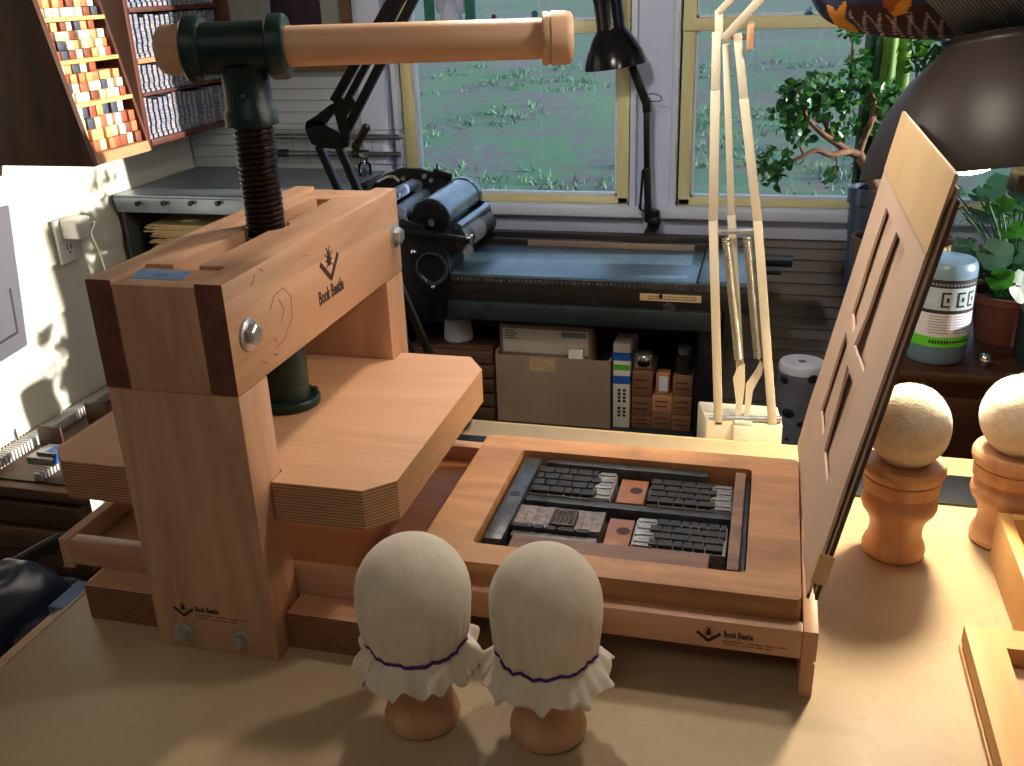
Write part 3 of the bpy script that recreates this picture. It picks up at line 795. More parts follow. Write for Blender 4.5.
# ------------------------------------------------------------------ tympan with the cardboard frisket
K = .192; nrm = Vector((-1, 0, K)).normalized(); upv = Vector((K, 0, 1)).normalized(); O = Vector((.0572, 0, .092))
def fb(u, v, w): return O + Vector((0, u, 0)) + upv * v + nrm * w      # u along the bench depth, v up the board, w toward the type
tym = thing('frisket_board', 'tan cardboard frisket with cut slots on a brown board, raised behind the coffin tray', 'printing frisket', (.057, .91, .0705))
h0, h1 = -.018, .3740
b = MB(); b.prism([(.7455, .002), (1.085, h0), (1.085, h1 - .014), (.7405, h1 - .014), ], fb, -.0064, -.0036, bev=.0008)
b.build('tympan', 'tympan', tym)
b = MB(); b.prism([(.7485, .006), (1.084, h0 + .003), (1.084, h1 - .006), (.7425, h1 - .006)], fb, -.0034, -.0016)
b.build('backing_card', 'frisket_card', tym)
def card():
    """sheet with four slots: rows of strips around the openings, softly buckled"""
    us = [.7475, .830, .897, .932, .994, 1.0845]; vs = [h0 + .004, .073, .166, .186, .297, h1 + .004]
    ns = [5, 6, 3, 6, 5]; nv = [6, 8, 3, 8, 6]
    U_, V_ = [], []
    for i in range(5): U_ += [(us[i] + (us[i + 1] - us[i]) * k / ns[i], i) for k in range(ns[i])]
    for i in range(5): V_ += [(vs[i] + (vs[i + 1] - vs[i]) * k / nv[i], i) for k in range(nv[i])]
    U_.append((us[5], 4)); V_.append((vs[5], 4))
    bm = bmesh.new(); th = .0026
    def wob(u, v): return .0018 + (0 if v > .30 else min(1, (.30 - v) / .05)) * .0035 * max(0, noise.noise(Vector((u * 14, v * 9, 2)))) + .0035 * math.exp(-((v - .178) / .03) ** 2) * math.exp(-((u - .915) / .05) ** 2)
    cache = {}
    def vt(i, j, s):
        k = (i, j, s)
        if k not in cache:
            u, v = U_[i][0], V_[j][0]
            if V_[j][1] == 0 and j == 0: v = .006 + (h0 - .002) * (u - .7475) / .337
            if v > h1 - .01 and u < .76: u -= .006
            cache[k] = bm.verts.new(fb(u, v, wob(u, v) - .0012 + (th if s else 0)))
        return cache[k]
    hole = lambda i, j: U_[i][1] in (1, 3) and V_[j][1] in (1, 3)
    nI, nJ = len(U_) - 1, len(V_) - 1
    for i in range(nI):
        for j in range(nJ):
            if hole(i, j): continue
            for s in (0, 1): bm.faces.new((vt(i, j, s), vt(i + 1, j, s), vt(i + 1, j + 1, s), vt(i, j + 1, s)))
            for di, dj, p, q in ((-1, 0, (i, j), (i, j + 1)), (1, 0, (i + 1, j), (i + 1, j + 1)), (0, -1, (i, j), (i + 1, j)), (0, 1, (i, j + 1), (i + 1, j + 1))):
                a, c = i + di, j + dj
                if a < 0 or c < 0 or a >= nI or c >= nJ or hole(a, c):
                    bm.faces.new((vt(*p, 0), vt(*q, 0), vt(*q, 1), vt(*p, 1)))
    bmesh.ops.recalc_face_normals(bm, faces=bm.faces)
    return bm
b = MB().add(card()); fr = b.build('frisket_card', 'frisket_card', tym, smooth=50)
b = MB(); b.prism([(.7430, .318), (1.0838, .318), (1.0838, .3775), (.7400, .3775)], fb, .0034, .0038)
b.build('tape', 'frisket_tape', tym)
b = MB(); b.prism([(.7400, .022), (.752, .022), (.752, .052), (.7400, .052)], fb, .0052, .0056); b.prism([(.7398, .022), (.7404, .022), (.7404, .052), (.7398, .052)], fb, -.007, .0056); b.build('tape', 'frisket_tape', tym)
# ------------------------------------------------------------------ ink balls
HANDLE = [(0, 0), (.0290, 0), (.0325, .003), (.0333, .009), (.0316, .015), (.0286, .020), (.0272, .030), (.0282, .040), (.0318, .049), (.0372, .056), (.0393, .062), (.0388, .068), (.0362, .073), (.0338, .0765),
          (.0335, .079), (.0362, .0805), (.0392, .0815), (.0396, .0955), (.0380, .0962), (.0380, .0985), (.0412, .0992), (.0428, .1035), (.0428, .109), (.0408, .1135), (.030, .1140), (0, .1140)]
def ball_handle(x, y, parent, covered=False):
    return MB().lathe(HANDLE[:15] + [(.030, .0790), (0, .0790)] if covered else HANDLE, (x, y, .0003), (0, 0, 1), 48).build('handle', 'turned_wood', parent, smooth=34)
def muslin_ball(x, y, label, ph, gather, rs=1.0):
    t = thing('ink_ball', label, 'ink ball', (x, y, 0)); ball_handle(x, y, t, True)
    rnd = random.Random(int(ph * 100))
    creases = [(2 * math.pi * (i + rnd.uniform(-.35, .35)) / 20, rnd.uniform(.045, .085), rnd.uniform(.3, 1.1)) for i in range(20)]
    prof = []
    for i in range(15):                                        # dome
        a = i / 14 * math.pi / 2; prof.append((.0490 * math.sin(a), .1310 + .0515 * math.cos(a)))
    prof += [(.0490, .127), (.0489, .1245), (.0488, .122), (.0486, .1195), (.0484, .117), (.0477, .111), (.0467, .105), (.0454, .099), (.0438, .094), (.0424, .0905), (.0414, .0885)]
    def pleat(a, r, h):
        k = max(0, min(1, (.128 - h) / .036)); k = k ** 1.5
        f = (math.sin(9 * a + ph) + .7 * math.sin(17 * a + 2 * ph) + .6 * math.sin(29 * a - ph))
        r *= 1 - (1 - rs) * min(1, max(0, (h - .080) / .03))
        kk = min(1, max(0, (.148 - h) / .045)); kk = kk * kk * (3 - 2 * kk)
        gr = sum(math.exp(-(((a - c_ + math.pi) % (2 * math.pi) - math.pi) / w_) ** 2) * d_ for c_, w_, d_ in creases) * kk * (.75 + .25 * min(1, max(0, (h - .0885) / .012)))
        return (r * (1 + gather * k * f * .017 - gr * gather * .019 + .006 * noise.noise(Vector((math.cos(a) * 2, math.sin(a) * 2, h * 30 + ph)))), h)
    b = MB(); b.lathe(prof, (x, y, 0), (0, 0, 1), 220, fn=pleat)
    b.build('muslin_cover', 'muslin', t, smooth=80)
    # gathered frill under the cord: radius and droop wave around
    def frill(a, r, h):
        k = (.0870 - h) / .0165
        f = .55 * math.sin(7 * a + ph * 1.7) + .55 * math.sin(11 * a - ph) + .35 * math.sin(17 * a + ph * 3)
        g_ = math.sin(3 * a + ph)
        lift = math.sin(4 * a + ph) * .5 + .5
        return (r + k * (.0030 * f + .0015 * g_) + .0012 * k * math.sin(27 * a + ph), h + k * (.0034 * f + .0060 * math.sin(13 * a + 2 * ph) * math.sin(4 * a + 1) - .0045 + .002 * lift))
    b = MB()
    out = [(.0414, .0870), (.0426, .0845), (.0455, .0810), (.0492, .0770), (.0528, .0730), (.0550, .0700)]
    inn = [(.0538, .0692), (.0515, .0715), (.0480, .0755), (.0444, .0795), (.0414, .0830), (.0402, .0870)]
    b.lathe(out + inn, (x, y, 0), (0, 0, 1), 220, fn=frill)
    b.build('frill', 'muslin', t, smooth=80)
    pts = []
    for i in range(90):
        a = 2 * math.pi * i / 90
        rr = pleat(a, .0416, .0885)[0] + .0006
        pts.append((x + rr * math.cos(a), y + rr * math.sin(a), .0880 + .0010 * math.sin(2 * a + ph) + .0004 * math.sin(25 * a)))
    c = MB(); c.tube(pts, .0014, 6, closed=True); c.build('cord', 'purple_cord', t)['label'] = 'purple cord'
    return t
muslin_ball(-.2662, .6330, 'muslin-covered ink ball with purple cord, standing nearer the press post', .4, 1.1)
muslin_ball(-.1545, .6410, 'muslin-covered ink ball with deeper pleats, the one standing farther from the press post', 2.3, 1.7, .955)
def felt_ball(x, y, label, sd):
    t = thing('ink_ball', label, 'ink ball', (x, y, 0)); ball_handle(x, y, t)
    b = bmesh.new(); bmesh.ops.create_icosphere(b, subdivisions=5, radius=1)
    for v in b.verts:
        n = v.co.normalized(); k = 1 + .018 * noise.noise(n * 2.2 + Vector((sd, 0, 0))) + .006 * noise.noise(n * 16)
        v.co = Vector((x + n.x * .0415 * k, y + n.y * .0415 * k, .1535 + n.z * .0460 * k))
    m_ = MB().add(b)
    rnd = random.Random(sd); h = bmesh.new()
    for i in range(420):                                       # stray fibres
        u = rnd.uniform(-.2, 1); a = rnd.uniform(0, 6.283); s = math.sqrt(1 - u * u); n = Vector((s * math.cos(a), s * math.sin(a), u))
        p = Vector((x + n.x * .0415, y + n.y * .0415, .1535 + n.z * .046)); q = p + n * rnd.uniform(.001, .004) + Vector((rnd.gauss(0, .001), rnd.gauss(0, .001), rnd.gauss(0, .001)))
        d = n.cross(Vector((.3, .5, .8))).normalized() * .00014
        h.faces.new([h.verts.new(p - d), h.verts.new(p + d), h.verts.new(q)])
    m_.add(h)
    m_.build('felt_head', 'felt', t, smooth=80)
    return t
felt_ball(.1580, .9950, 'bare cream felt ink ball on turned handle just behind the frisket board', 3)
felt_ball(.2760, 1.0420, 'bare cream felt ink ball on turned handle behind the deep wooden box', 8)

# ------------------------------------------------------------------ boxes at the bench end
t = thing('wooden_box', 'deep open wooden box beside a felt ink ball', 'box', (.42, .915, 0))
x0, x1, y0, y1, zt, th = .2572, .62, .838, .9965, .0600, .0125
for xa, xb in ((x0, x0 + th), (x1 - th, x1)): MB().box((xa, y0, .0005), (xb, y1, zt), .0008).build('end_board', 'birch', t)
for ya, yb in ((y0, y0 + th), (y1 - th, y1)): MB().box((x0 + th, ya, .0005), (x1 - th, yb, zt), .0008).build('side_board', 'birch', t)
MB().box((x0 + th, y0 + th, .0005), (x1 - th, y1 - th, .008)).build('bottom', 'maple_x', t)
t = thing('frame_tray', 'shallow wooden frame tray with a wide flat rim nearer the camera than the deep box', 'tray', (.36, .66, 0))
x0, x1, y0, y1, zt = .2030, .52, .50, .8295, .0285
b = MB().add(ring_prism([(x0, y0), (x1, y0), (x1, y1), (x0, y1)], [(x0 + .031, y0 + .03), (x1 - .031, y0 + .03), (x1 - .031, y1 - .029), (x0 + .031, y1 - .029)], .0100, zt))
b.build('rim', 'birch', t)
b = MB(); b.box((x0 + .002, y0, .0065), (x1 - .002, y1 - .002, .0098)); b.build('groove', 'maple_y', t)
MB().box((x0 - .0012, y0 - .001, .0005), (x1 + .001, y1 + .0008, .0063), .0004).build('bottom', 'birch', t)

# ------------------------------------------------------------------ cream arm lamp on the far bench edge
wl = thing('arm_lamp', 'cream spring-arm desk lamp clamped to the far edge of the workbench', 'lamp', (-.014, 1.275, -.06))
b = MB(); b.prism([(-.0655, 1.2505), (.0385, 1.2505), (.031, 1.314), (-.0815, 1.314)], XY, -.060, .0262, bev=.003)
bs = b.build('clamp_base', 'cream_paint', wl)
b = MB(); b.box((-.0275, 1.2495 - .004, -.030), (-.0025, 1.2500, .0215), .0012); b.box((-.0265, 1.2475, .0216), (-.0035, 1.275, .0285), .001)
tb = b.build('tab', 'cream_paint', bs)
b = MB(); b.lathe([(.0055, 0), (.0075, 0), (.0075, .0008), (.0055, .0008)], (-.015, 1.2455, -.002), (0, -1, 0), 24); b.tube([(-.0195, 1.2452, -.004), (-.016, 1.2452, .0), (-.0105, 1.2452, -.003)], .0007, 5)
b.build('emblem', 'cream_paint', tb)
LY = 1.255
def ly(px, py, y=LY): return at_y(px, py, y)
b = MB(); b.cyl(ly(709, 418), ly(782, 419), .0042, 14); b.build('pivot_rod', 'zinc', wl)
AW = .0115
b = MB(); b.bar(ly(718.5, 424), ly(713.2, 220), AW, .009, (0, 1, 0), .001); b.bar(ly(713.2, 220), ly(715.5, 90), AW, .009, (0, 1, 0), .001); b.bar(ly(715.5, 90), ly(716.6, 32), AW * .9, .009, (0, 1, 0), .001)
b.build('arm', 'cream_paint', wl)
b = MB(); b.bar(ly(772.5, 423), ly(757.6, 220), AW, .009, (0, 1, 0), .001); b.bar(ly(757.6, 220), ly(744, 98), AW, .009, (0, 1, 0), .001); b.bar(ly(744, 98), ly(737.5, 33), AW * .9, .009, (0, 1, 0), .001)
b.build('arm', 'cream_paint', wl)
b = MB(); b.bar(ly(741, 385, 1.275), ly(731.5, 215, 1.275), .0105, .008, (0, 1, 0), .001); b.bar(ly(731.5, 215, 1.275), ly(726, 44, 1.27), .0085, .008, (0, 1, 0), .001)
b.build('rear_arm', 'cream_paint', wl)
b = MB(); b.cyl(ly(711, 232, 1.258), ly(757, 231, 1.258), .0036, 12); b.build('spring_pin', 'zinc', wl)
def spring(p, q, r, wr, turns, name, m_, parent):
    p, q = Vector(p), Vector(q); d = (q - p); L = d.length; d.normalize(); u = d.cross(Vector((0, 1, 0))).normalized(); w = d.cross(u); pts = []
    for i in range(turns * 9 + 1):
        a = 2 * math.pi * i / 9; pts.append(p + d * (L * i / (turns * 9)) + (u * math.cos(a) + w * math.sin(a)) * r)
    b = MB(); b.tube(pts, wr, 4); b.cyl(p, q, r * .55, 8)
    hk = [q, q + d * .006 + u * .003, q + d * .012, q + d * .017 - u * .002]; b.tube(hk, .0012, 6)
    hk = [p, p - d * .005 + u * .002, p - d * .009]; b.tube(hk, .0012, 6)
    return b.build(name, m_, parent, smooth=70)
spring(ly(726.5, 238, 1.260), ly(739, 359, 1.262), .0056, .00125, 62, 'spring', 'spring_wire', wl)
spring(ly(747.5, 237, 1.260), ly(758.5, 358, 1.262), .0056, .00125, 62, 'spring', 'spring_wire', wl)
for pts in ([(733, 377), (738, 366), (745, 363), (745, 385), (742, 410), (740, 417), (735, 417), (736, 400)], [(746, 383), (756, 369), (760, 361), (765, 362), (762, 373), (753, 390), (749, 417), (744, 417)]):
    b = MB(); pp = [at_y(a, c, 1.262) for a, c in pts]; b.prism([(q.x, q.z) for q in pp], XZ, 1.258, 1.2605); b.build('spring_bracket', 'cream_paint', wl)
b = MB(); b.cyl(ly(711, 37, 1.256), ly(752, 37, 1.256), .0035, 12); b.build('elbow_pin', 'zinc', wl)
kn = at_y(750.5, 36, 1.250); b = MB(); b.box((kn.x - .004, kn.y - .012, kn.z - .0155), (kn.x + .0045, kn.y + .012, kn.z + .0155), .002); b.build('knob', 'turned_wood', wl)
E1, E2 = Vector((.085, 1.16, .680)), Vector((.110, 1.03, .840))
b = MB(); b.bar(ly(723, 40, 1.258), E1 + Vector((-.01, 0, 0)), .010, .009, (0, 1, 0), .001); b.bar(E1 + Vector((-.01, 0, 0)), E2, .010, .009, (0, 1, 0), .001); b.build('upper_arm', 'cream_paint', wl)
b = MB(); b.bar(ly(719, 10, 1.255), ly(719, 40, 1.255), .0095, .008, (0, 1, 0), .001); b.bar(ly(719, 12, 1.252), E1 + Vector((-.012, 0, .022)), .008, .008, (0, 1, 0), .001); b.build('elbow_plate', 'cream_paint', wl)
HD = Vector((.105, .955, .745))
b = MB(); b.lathe([(.018, .085), (.024, .08), (.026, .05), (.040, .03), (.066, 0), (.064, 0), (.038, .028), (.022, .05), (.018, .06)], HD, (.05, .08, 1), 36); b.build('lamp_shade', 'cream_paint', wl)
b = MB(); b.bar(E2, HD + Vector((.004, .006, .075)), .01, .01, (0, 1, 0), .001); b.build('head_joint', 'cream_paint', wl)
b = MB(); b.ball(HD + Vector((0, 0, .030)), (.024, .024, .028), 20, 12); b.build('bulb', 'shade_inside', wl)

# ------------------------------------------------------------------ black arm lamp behind the press
Y1 = 1.215
bl = thing('arm_lamp', 'black spring-arm lamp with a bent elbow rising behind the press beam', 'lamp', (-.43, Y1, 0))
def b1(px, py, y=Y1): return at_y(px, py, y)
p0, p1 = b1(338.8, 146.7), b1(428, 350); dd = (p1 - p0) / (p1.z - p0.z)
foot = p0 + dd * (.045 - p0.z)
b = MB(); b.lathe([(0, 0), (.040, 0), (.042, .003), (.042, .014), (.038, .018), (.015, .020), (.013, .05), (0, .05)], (foot.x - .012, Y1, .0038), (0, 0, 1), 32); b.build('lamp_base', 'lamp_black', bl)
b = MB(); b.bar(p0, foot, .0095, .010, (0, 1, 0), .001); b.build('arm', 'lamp_black', bl)
off = b1(318.7, 145.3) - p0
b = MB(); b.bar(p0 + off, foot + off, .0095, .010, (0, 1, 0), .001); b.build('arm', 'lamp_black', bl)
b = MB()
out = [b1(*q) for q in ((353, 94), (345, 99), (332, 104), (318, 115), (308, 121), (307, 128), (313, 143), (322, 147), (343, 149), (350, 146), (351, 128), (348, 116), (357, 103))]
o2 = [(q.x, q.z) for q in out]
b.prism(o2[:6] + [tuple(b1(328, 123).xz), tuple(b1(335, 113).xz), o2[0]][0:3], XZ, Y1 - .006, Y1 - .002)
b.prism([o2[4], o2[5], o2[6], o2[7], o2[8], o2[9], tuple(b1(340, 131).xz), tuple(b1(330, 126).xz), tuple(b1(322, 120).xz)], XZ, Y1 - .006, Y1 - .002)
b.prism([o2[0], tuple(b1(336, 112).xz), tuple(b1(341, 131).xz), o2[9], o2[10], o2[11], o2[12]], XZ, Y1 - .006, Y1 - .002)
b.bar(b1(345, 101), b1(310, 126), .012, .008, (0, 1, 0), .001)
b.build('elbow_plate', 'lamp_black', bl)
for q, r in (((349, 75), (377.5, 25)), ((361, 75), (388, 25)), ((375, 75), (400.5, 25))):
    a, c = b1(*q), b1(*r); d = c - a; s0 = a - d * (.55 if q[0] < 370 else 1.35)
    b = MB(); b.bar(s0, a + d * 2.6, .0085 if q[0] == 361 else .011, .009, (0, 1, 0), .001); b.build('upper_arm', 'lamp_black', bl)
b = MB(); b.cyl(b1(356, 146, Y1 - .016), b1(366, 128, Y1 - .016), .0052, 12); b.ball(b1(366, 128, Y1 - .016), .006, 12, 8); b.ball(b1(356, 146, Y1 - .016), .0065, 12, 8); b.cyl(b1(360, 138, Y1 - .018), b1(360, 138, Y1 + .006), .004, 10); b.build('wing_knob', 'lamp_black', bl)
hd = b1(388, 25) + (b1(388, 25) - b1(361, 75)) * 2.6
LH = Vector((-.300, 1.170, .790))
b = MB(); b.bar(hd, LH + Vector((0, .01, .085)), .012, .012, (0, 1, 0), .001); b.build('head_joint', 'lamp_black', bl)
b = MB(); b.lathe([(.016, .10), (.022, .095), (.024, .06), (.036, .04), (.07, 0), (.068, 0), (.034, .038), (.02, .06)], LH, (0, .12, 1), 32); b.build('lamp_shade', 'lamp_black', bl)
b = MB(); b.ball(LH + Vector((0, 0, .03)), (.024, .024, .028), 20, 12); b.build('bulb', 'bulb_glow', bl)

# ------------------------------------------------------------------ small glossy lamp between the windows
Y2 = 1.955
sl_ = thing('arm_lamp', 'small glossy black lamp standing before the wall pier between the two windows', 'lamp', (-.228, Y2, .1125))
def b2_(px, py, y=Y2): return at_y(px, py, y)
q = b2_(651, 232)
b = MB(); b.box((q.x - .012, 1.93, .1122), (q.x + .014, 1.985, .121), .002); b.cyl(b2_(653, 226), b2_(654, 210), .012, 16); b.ball(b2_(655, 222, 1.94), (.012, .008, .013), 14, 10); b.build('clamp', 'lamp_black', sl_)
b = MB(); b.bar(b2_(648.5, 222), b2_(647, 168), .0135, .012, (0, 1, 0), .001); b.bar(b2_(647, 170), b2_(646.5, 106), .0115, .010, (0, 1, 0), .001); b.build('arm', 'lamp_black', sl_)
b = MB(); b.bar(b2_(640, 209), b2_(643, 170), .005, .005, (0, 1, 0)); b.bar(b2_(643, 170), b2_(648, 170), .003, .004, (0, 1, 0)); b.bar(b2_(640, 209), b2_(648, 214), .003, .004, (0, 1, 0)); b.build('tension_rod', 'lamp_black', sl_)
b = MB(); b.bar(b2_(647, 112), b2_(646, 98), .015, .013, (0, 1, 0), .001); b.bar(b2_(646, 102), b2_(632, 66), .0155, .013, (0, 1, 0), .001); b.build('head_arm', 'lamp_black', sl_)
b = MB(); b.tube(smooth_pts([b2_(648, 94), b2_(655, 94), b2_(661, 97), b2_(660, 101), b2_(650, 101)], 5), .0011, 6); b.build('cable', 'lamp_black', sl_)
rc, tp_ = b2_(615.4, 66.5, 1.93), b2_(611, 28, 1.93); k2 = (rc - CAM).dot(R[2]) / FPX; av = (tp_ - rc).normalized()
av = (av + Vector((0, -.02, 0))).normalized()
b = MB(); b.lathe([(31 * k2, 0), (30.5 * k2, 4 * k2), (28 * k2, 13 * k2), (22 * k2, 25 * k2), (14.5 * k2, 35 * k2), (14 * k2, 37 * k2), (14 * k2, 62 * k2), (14.5 * k2, 62.5 * k2), (14.5 * k2, 67 * k2), (12 * k2, 72 * k2), (0, 73 * k2), (0, 70 * k2), (12 * k2, 38 * k2), (13 * k2, 34 * k2), (20 * k2, 24 * k2), (26 * k2, 13 * k2), (30 * k2, 3 * k2), (31 * k2, 0)], rc, av, 48); b.build('lamp_shade', 'lamp_dark', sl_)
b = MB(); b.lathe([(0, 0), (9 * k2, 2 * k2), (12 * k2, 10 * k2), (8 * k2, 22 * k2), (5 * k2, 36 * k2), (0, 37 * k2)], rc + av * 6 * k2, av, 20); b.build('bulb', 'shade_inside', sl_)

# ------------------------------------------------------------------ big black lamp with the cap on it
DL = 1.05
def dl(px, py, d=DL): return CAM + ray(px, py) * d
rimc = dl(1005, 168); top = dl(1005, 35)
ax = (rimc - CAM).normalized(); axis = (top - rimc); axis = (axis - ax * axis.dot(ax)).normalized()
ax2 = (axis + ax * -.02).normalized()
kl = thing('work_lamp', 'large black dome lamp glowing above the felt ink balls', 'lamp', (.42, 1.27, 0))
px = DL / FPX
shade = MB()
shade.lathe([(137 * px, 0), (136 * px, 6 * px), (128 * px, 30 * px), (112 * px, 62 * px), (88 * px, 92 * px), (66 * px, 110 * px), (57 * px, 118 * px), (55 * px, 120 * px), (55 * px, 124 * px), (57 * px, 126 * px), (57 * px, 127 * px), (0, 128 * px)], rimc, axis, 64, cap=False)
shade.lathe([(0, 116 * px), (52 * px, 114 * px), (84 * px, 90 * px), (108 * px, 60 * px), (124 * px, 29 * px), (132 * px, 6 * px), (137 * px, 0)], rimc, axis, 64, mi=1, cap=False)
shade.build('lamp_shade', ['shade_brown', 'shade_inside'], kl, smooth=50)
bc = dl(968, 160)
b = MB(); b.lathe([(0, 0), (12 * px, 1 * px), (21 * px, 4 * px), (23 * px, 8 * px), (20 * px, 18 * px), (12 * px, 34 * px), (10 * px, 60 * px), (0, 62 * px)], bc - axis * 15 * px, axis, 32); b.build('bulb', 'bulb_glow', kl)
b = MB(); b.cyl(bc + axis * 44 * px, bc + axis * 85 * px, 13 * px, 20); b.build('socket', 'lamp_black', kl)
a0 = dl(1012, 182, 1.14); a1 = dl(1062, 186, 1.14)
b = MB(); b.bar(a0, a1, .022, .024, (0, 1, 0), .002); b.build('arm_joint', 'lamp_black', kl)
b = MB(); b.tube([a1, a1 + Vector((.06, -.02, -.02)), Vector((.55, 1.12, .22)), Vector((.60, 1.12, .02))], .010, 12); b.build('arm', 'lamp_black', kl)
b = MB(); b.lathe([(0, 0), (.075, 0), (.08, .004), (.08, .016), (.07, .022), (0, .024)], (.60, 1.12, .0003), (0, 0, 1), 36); b.build('lamp_base', 'lamp_black', kl)
b = MB(); b.ball(dl(1019, 163, 1.0), .003, 10, 8); b.tube([dl(1019, 163, 1.0), dl(1019, 163, 1.03)], .0015, 6); b.build('screw_head', 'chrome', kl)
# the patchwork cap hanging over the lamp neck
hc = dl(1006, -36, 1.05); pxh = 1.05 / FPX
hat = bmesh.new(); NA, NT = 420, 120
HX, HZ, HY = 190 * pxh, 64 * pxh, 150 * pxh
side_ = axis.cross(ax).normalized()
if side_.x < 0: side_ = -side_
rows = []
for j in range(NT + 1):
    th_ = math.pi * j / NT; row = []
    if j in (0, NT): rows.append([hat.verts.new(hc + axis * HZ * (1 if j == 0 else -1))]); continue
    for i in range(NA):
        a = 2 * math.pi * i / NA; k = 1 + .025 * noise.noise(Vector((math.cos(a) * 2, math.sin(a) * 2, th_ * 2)))
        row.append(hat.verts.new(hc + (side_ * math.cos(a) * math.sin(th_) * HX + (-ax) * math.sin(a) * math.sin(th_) * HY) * k + axis * math.cos(th_) * HZ * k))
    rows.append(row)
def star(u, v, cx, cy, r, rot):
    x, y = u - cx, v - cy; rr = math.hypot(x, y); a = (math.atan2(y, x) - rot) % (2 * math.pi / 5)
    return rr < r * (.42 + .58 * abs(a / (math.pi / 5) - 1) ** 1.2)
def hat_mi(p):
    q = p - hc; u = q.dot(side_) / pxh + 1006; v = -q.dot(axis) / pxh - 36      # inches along and down the cap
    edge = -36 + 64 * math.sqrt(max(0, 1 - ((u - 1006) / 190) ** 2))
    if u > 936 + (v - 0) * .9: return 5
    if star(u, v, 850, 0, 19, .5) or star(u, v, 905, -30, 24, 1.2): return 1
    if abs(u - 914) + abs(v + 2) * .8 < 15 and v < 8: return 3 if (u - 914) * .7 + (v + 2) < 2 else 1
    if edge - v < 18 and u > 864: return 4 if abs(((u * .9) % 13) - 6.5 - (edge - v) * .55) < 1.0 or abs(((u * .9 + 5) % 17) - 8 + (edge - v) * .7) < .8 else 2
    return 0
for j in range(NT):
    A, B = rows[j], rows[j + 1]
    for i in range(NA):
        k = (i + 1) % NA
        vs_ = (A[0], B[i], B[k]) if len(A) == 1 else (A[i], B[0], A[k]) if len(B) == 1 else (A[i], B[i], B[k], A[k])
        f = hat.faces.new(vs_); f.material_index = hat_mi(f.calc_center_median())
bmesh.ops.recalc_face_normals(hat, faces=hat.faces)
mb = MB(); me = D.meshes.new('t'); hat.to_mesh(me); hat.free(); mb.bm.from_mesh(me); D.meshes.remove(me)
o = mb.build('cloth_cap', ['cloth_navy', 'cloth_orange', 'cloth_maroon', 'cloth_rust', 'cloth_white', 'corduroy'], org=hc, smooth=80)
tag(o, 'patchwork cloth cap of grey corduroy and navy star print draped over the black dome lamp', 'cap')
# ------------------------------------------------------------------ proof press under the windows
pp = thing('proof_press', 'black cylinder proof press with long steel bed under the windows', 'press', (-.25, 1.78, ZF))
VX0, VX1, VY0, VY1 = -.79, .045, 1.652, 1.905
b = MB(); b.box((VX0, VY0 + .006, .060), (-.115, VY1 - .03, .100), .001); b.box((-.112, VY0 + .006, .060), (-.02, VY1 - .02, .104), .002); b.build('bed', 'bed_steel', pp)
b = MB(); b.box((VX0, VY0, .086), (-.02, VY0 + .006, .098)); 
rk = b.build('rack_rail', 'steel_bar', pp); b = MB()
for i in range(58):
    x = -.585 + i * .0082; b.box((x, VY0 - .0012, .0900), (x + .0036, VY0, .0940))
b.build('rack_teeth', 'chrome', rk)
b = MB(); b.box((VX0, VY1 - .03, .06), (-.085, VY1 - .012, .112), .001); b.box((VX0, VY1 - .006, .06), (-.06, VY1 + .015, .121), .002); b.build('rear_rail', 'apron_brown', pp)
b = MB(); b.box((-.47, VY1 - .036, .100), (-.135, VY1 - .0305, .112), .001); b.build('feed_guide', 'card_brown', pp)
b = MB(); b.box((-.06, 1.83, .085), (.05, 1.87, .100), .003); b.box((-.055, 1.80, .078), (.03, 1.815, .088), .003); b.build('end_handle', 'iron_black', pp)
b = MB(); b.box((VX0, VY0 + .002, .050), (-.02, VY0 + .05, .0865), .001)
for i in range(4):
    for z in (.056, .075): b.cyl((-.52 + i * .115, VY0 + .0025, z), (-.52 + i * .115, VY0 - .002, z), .004, 10)
b.build('front_apron', 'apron_brown', pp)
q0, q1 = at_y(640, 293, VY0), at_y(701, 304, VY0)
b = MB(); b.box((q0.x, VY0 - .0005, q1.z + .002), (q1.x, VY0 + .003, q0.z - .001)); lb = b.build('paper_label', 'paper_tan', pp); lb['label'] = 'narrow cream paper label'
b = MB()
for i in range(18):
    x = q0.x + .014 + i * .0048
    b.box((x, VY0 - .0008, q1.z + .0050), (x + .0034, VY0 - .0002, q1.z + .0068)); b.box((x, VY0 - .0008, q1.z + .0095), (x + .0030, VY0 - .0002, q1.z + .0112))
b.build('print', 'apron_brown', lb)
q = at_y(669, 308, VY0); b = MB(); b.lathe([(0, 0), (.0105, 0), (.0105, .006), (.0085, .008), (.0075, .0065), (0, .0065)], (q.x, VY0 + .001, q.z), (0, -1, 0), 24); b.build('control_knob', 'steel_bar', pp)
b = MB(); b.box((VX0, VY0 - .008, .0145), (-.075, VY0 + .06, .050), .003); b.build('lower_flange', 'cast_grey', pp)
b = MB(); b.box((VX0, VY0 + .06, -.02), (-.075, VY1, .05)); b.build('frame', 'iron_black', pp)
for x in (-.107, -.79):
    MB().box((x, VY0 + .0, ZF), (x + .035, VY0 + .05, .0145), .003).build('leg', 'iron_black', pp)
    MB().box((x, VY1 - .05, ZF), (x + .035, VY1, -.02), .003).build('leg', 'iron_black', pp)
SZ = -.2060
MB().box((-.765, VY0 - .02, SZ - .018), (-.072, VY1, SZ), .002).build('shelf', 'cast_grey', pp)
MB().box((-.765, VY1 - .01, SZ), (-.108, VY1, -.02)).build('back_panel', 'dark_wood', pp)
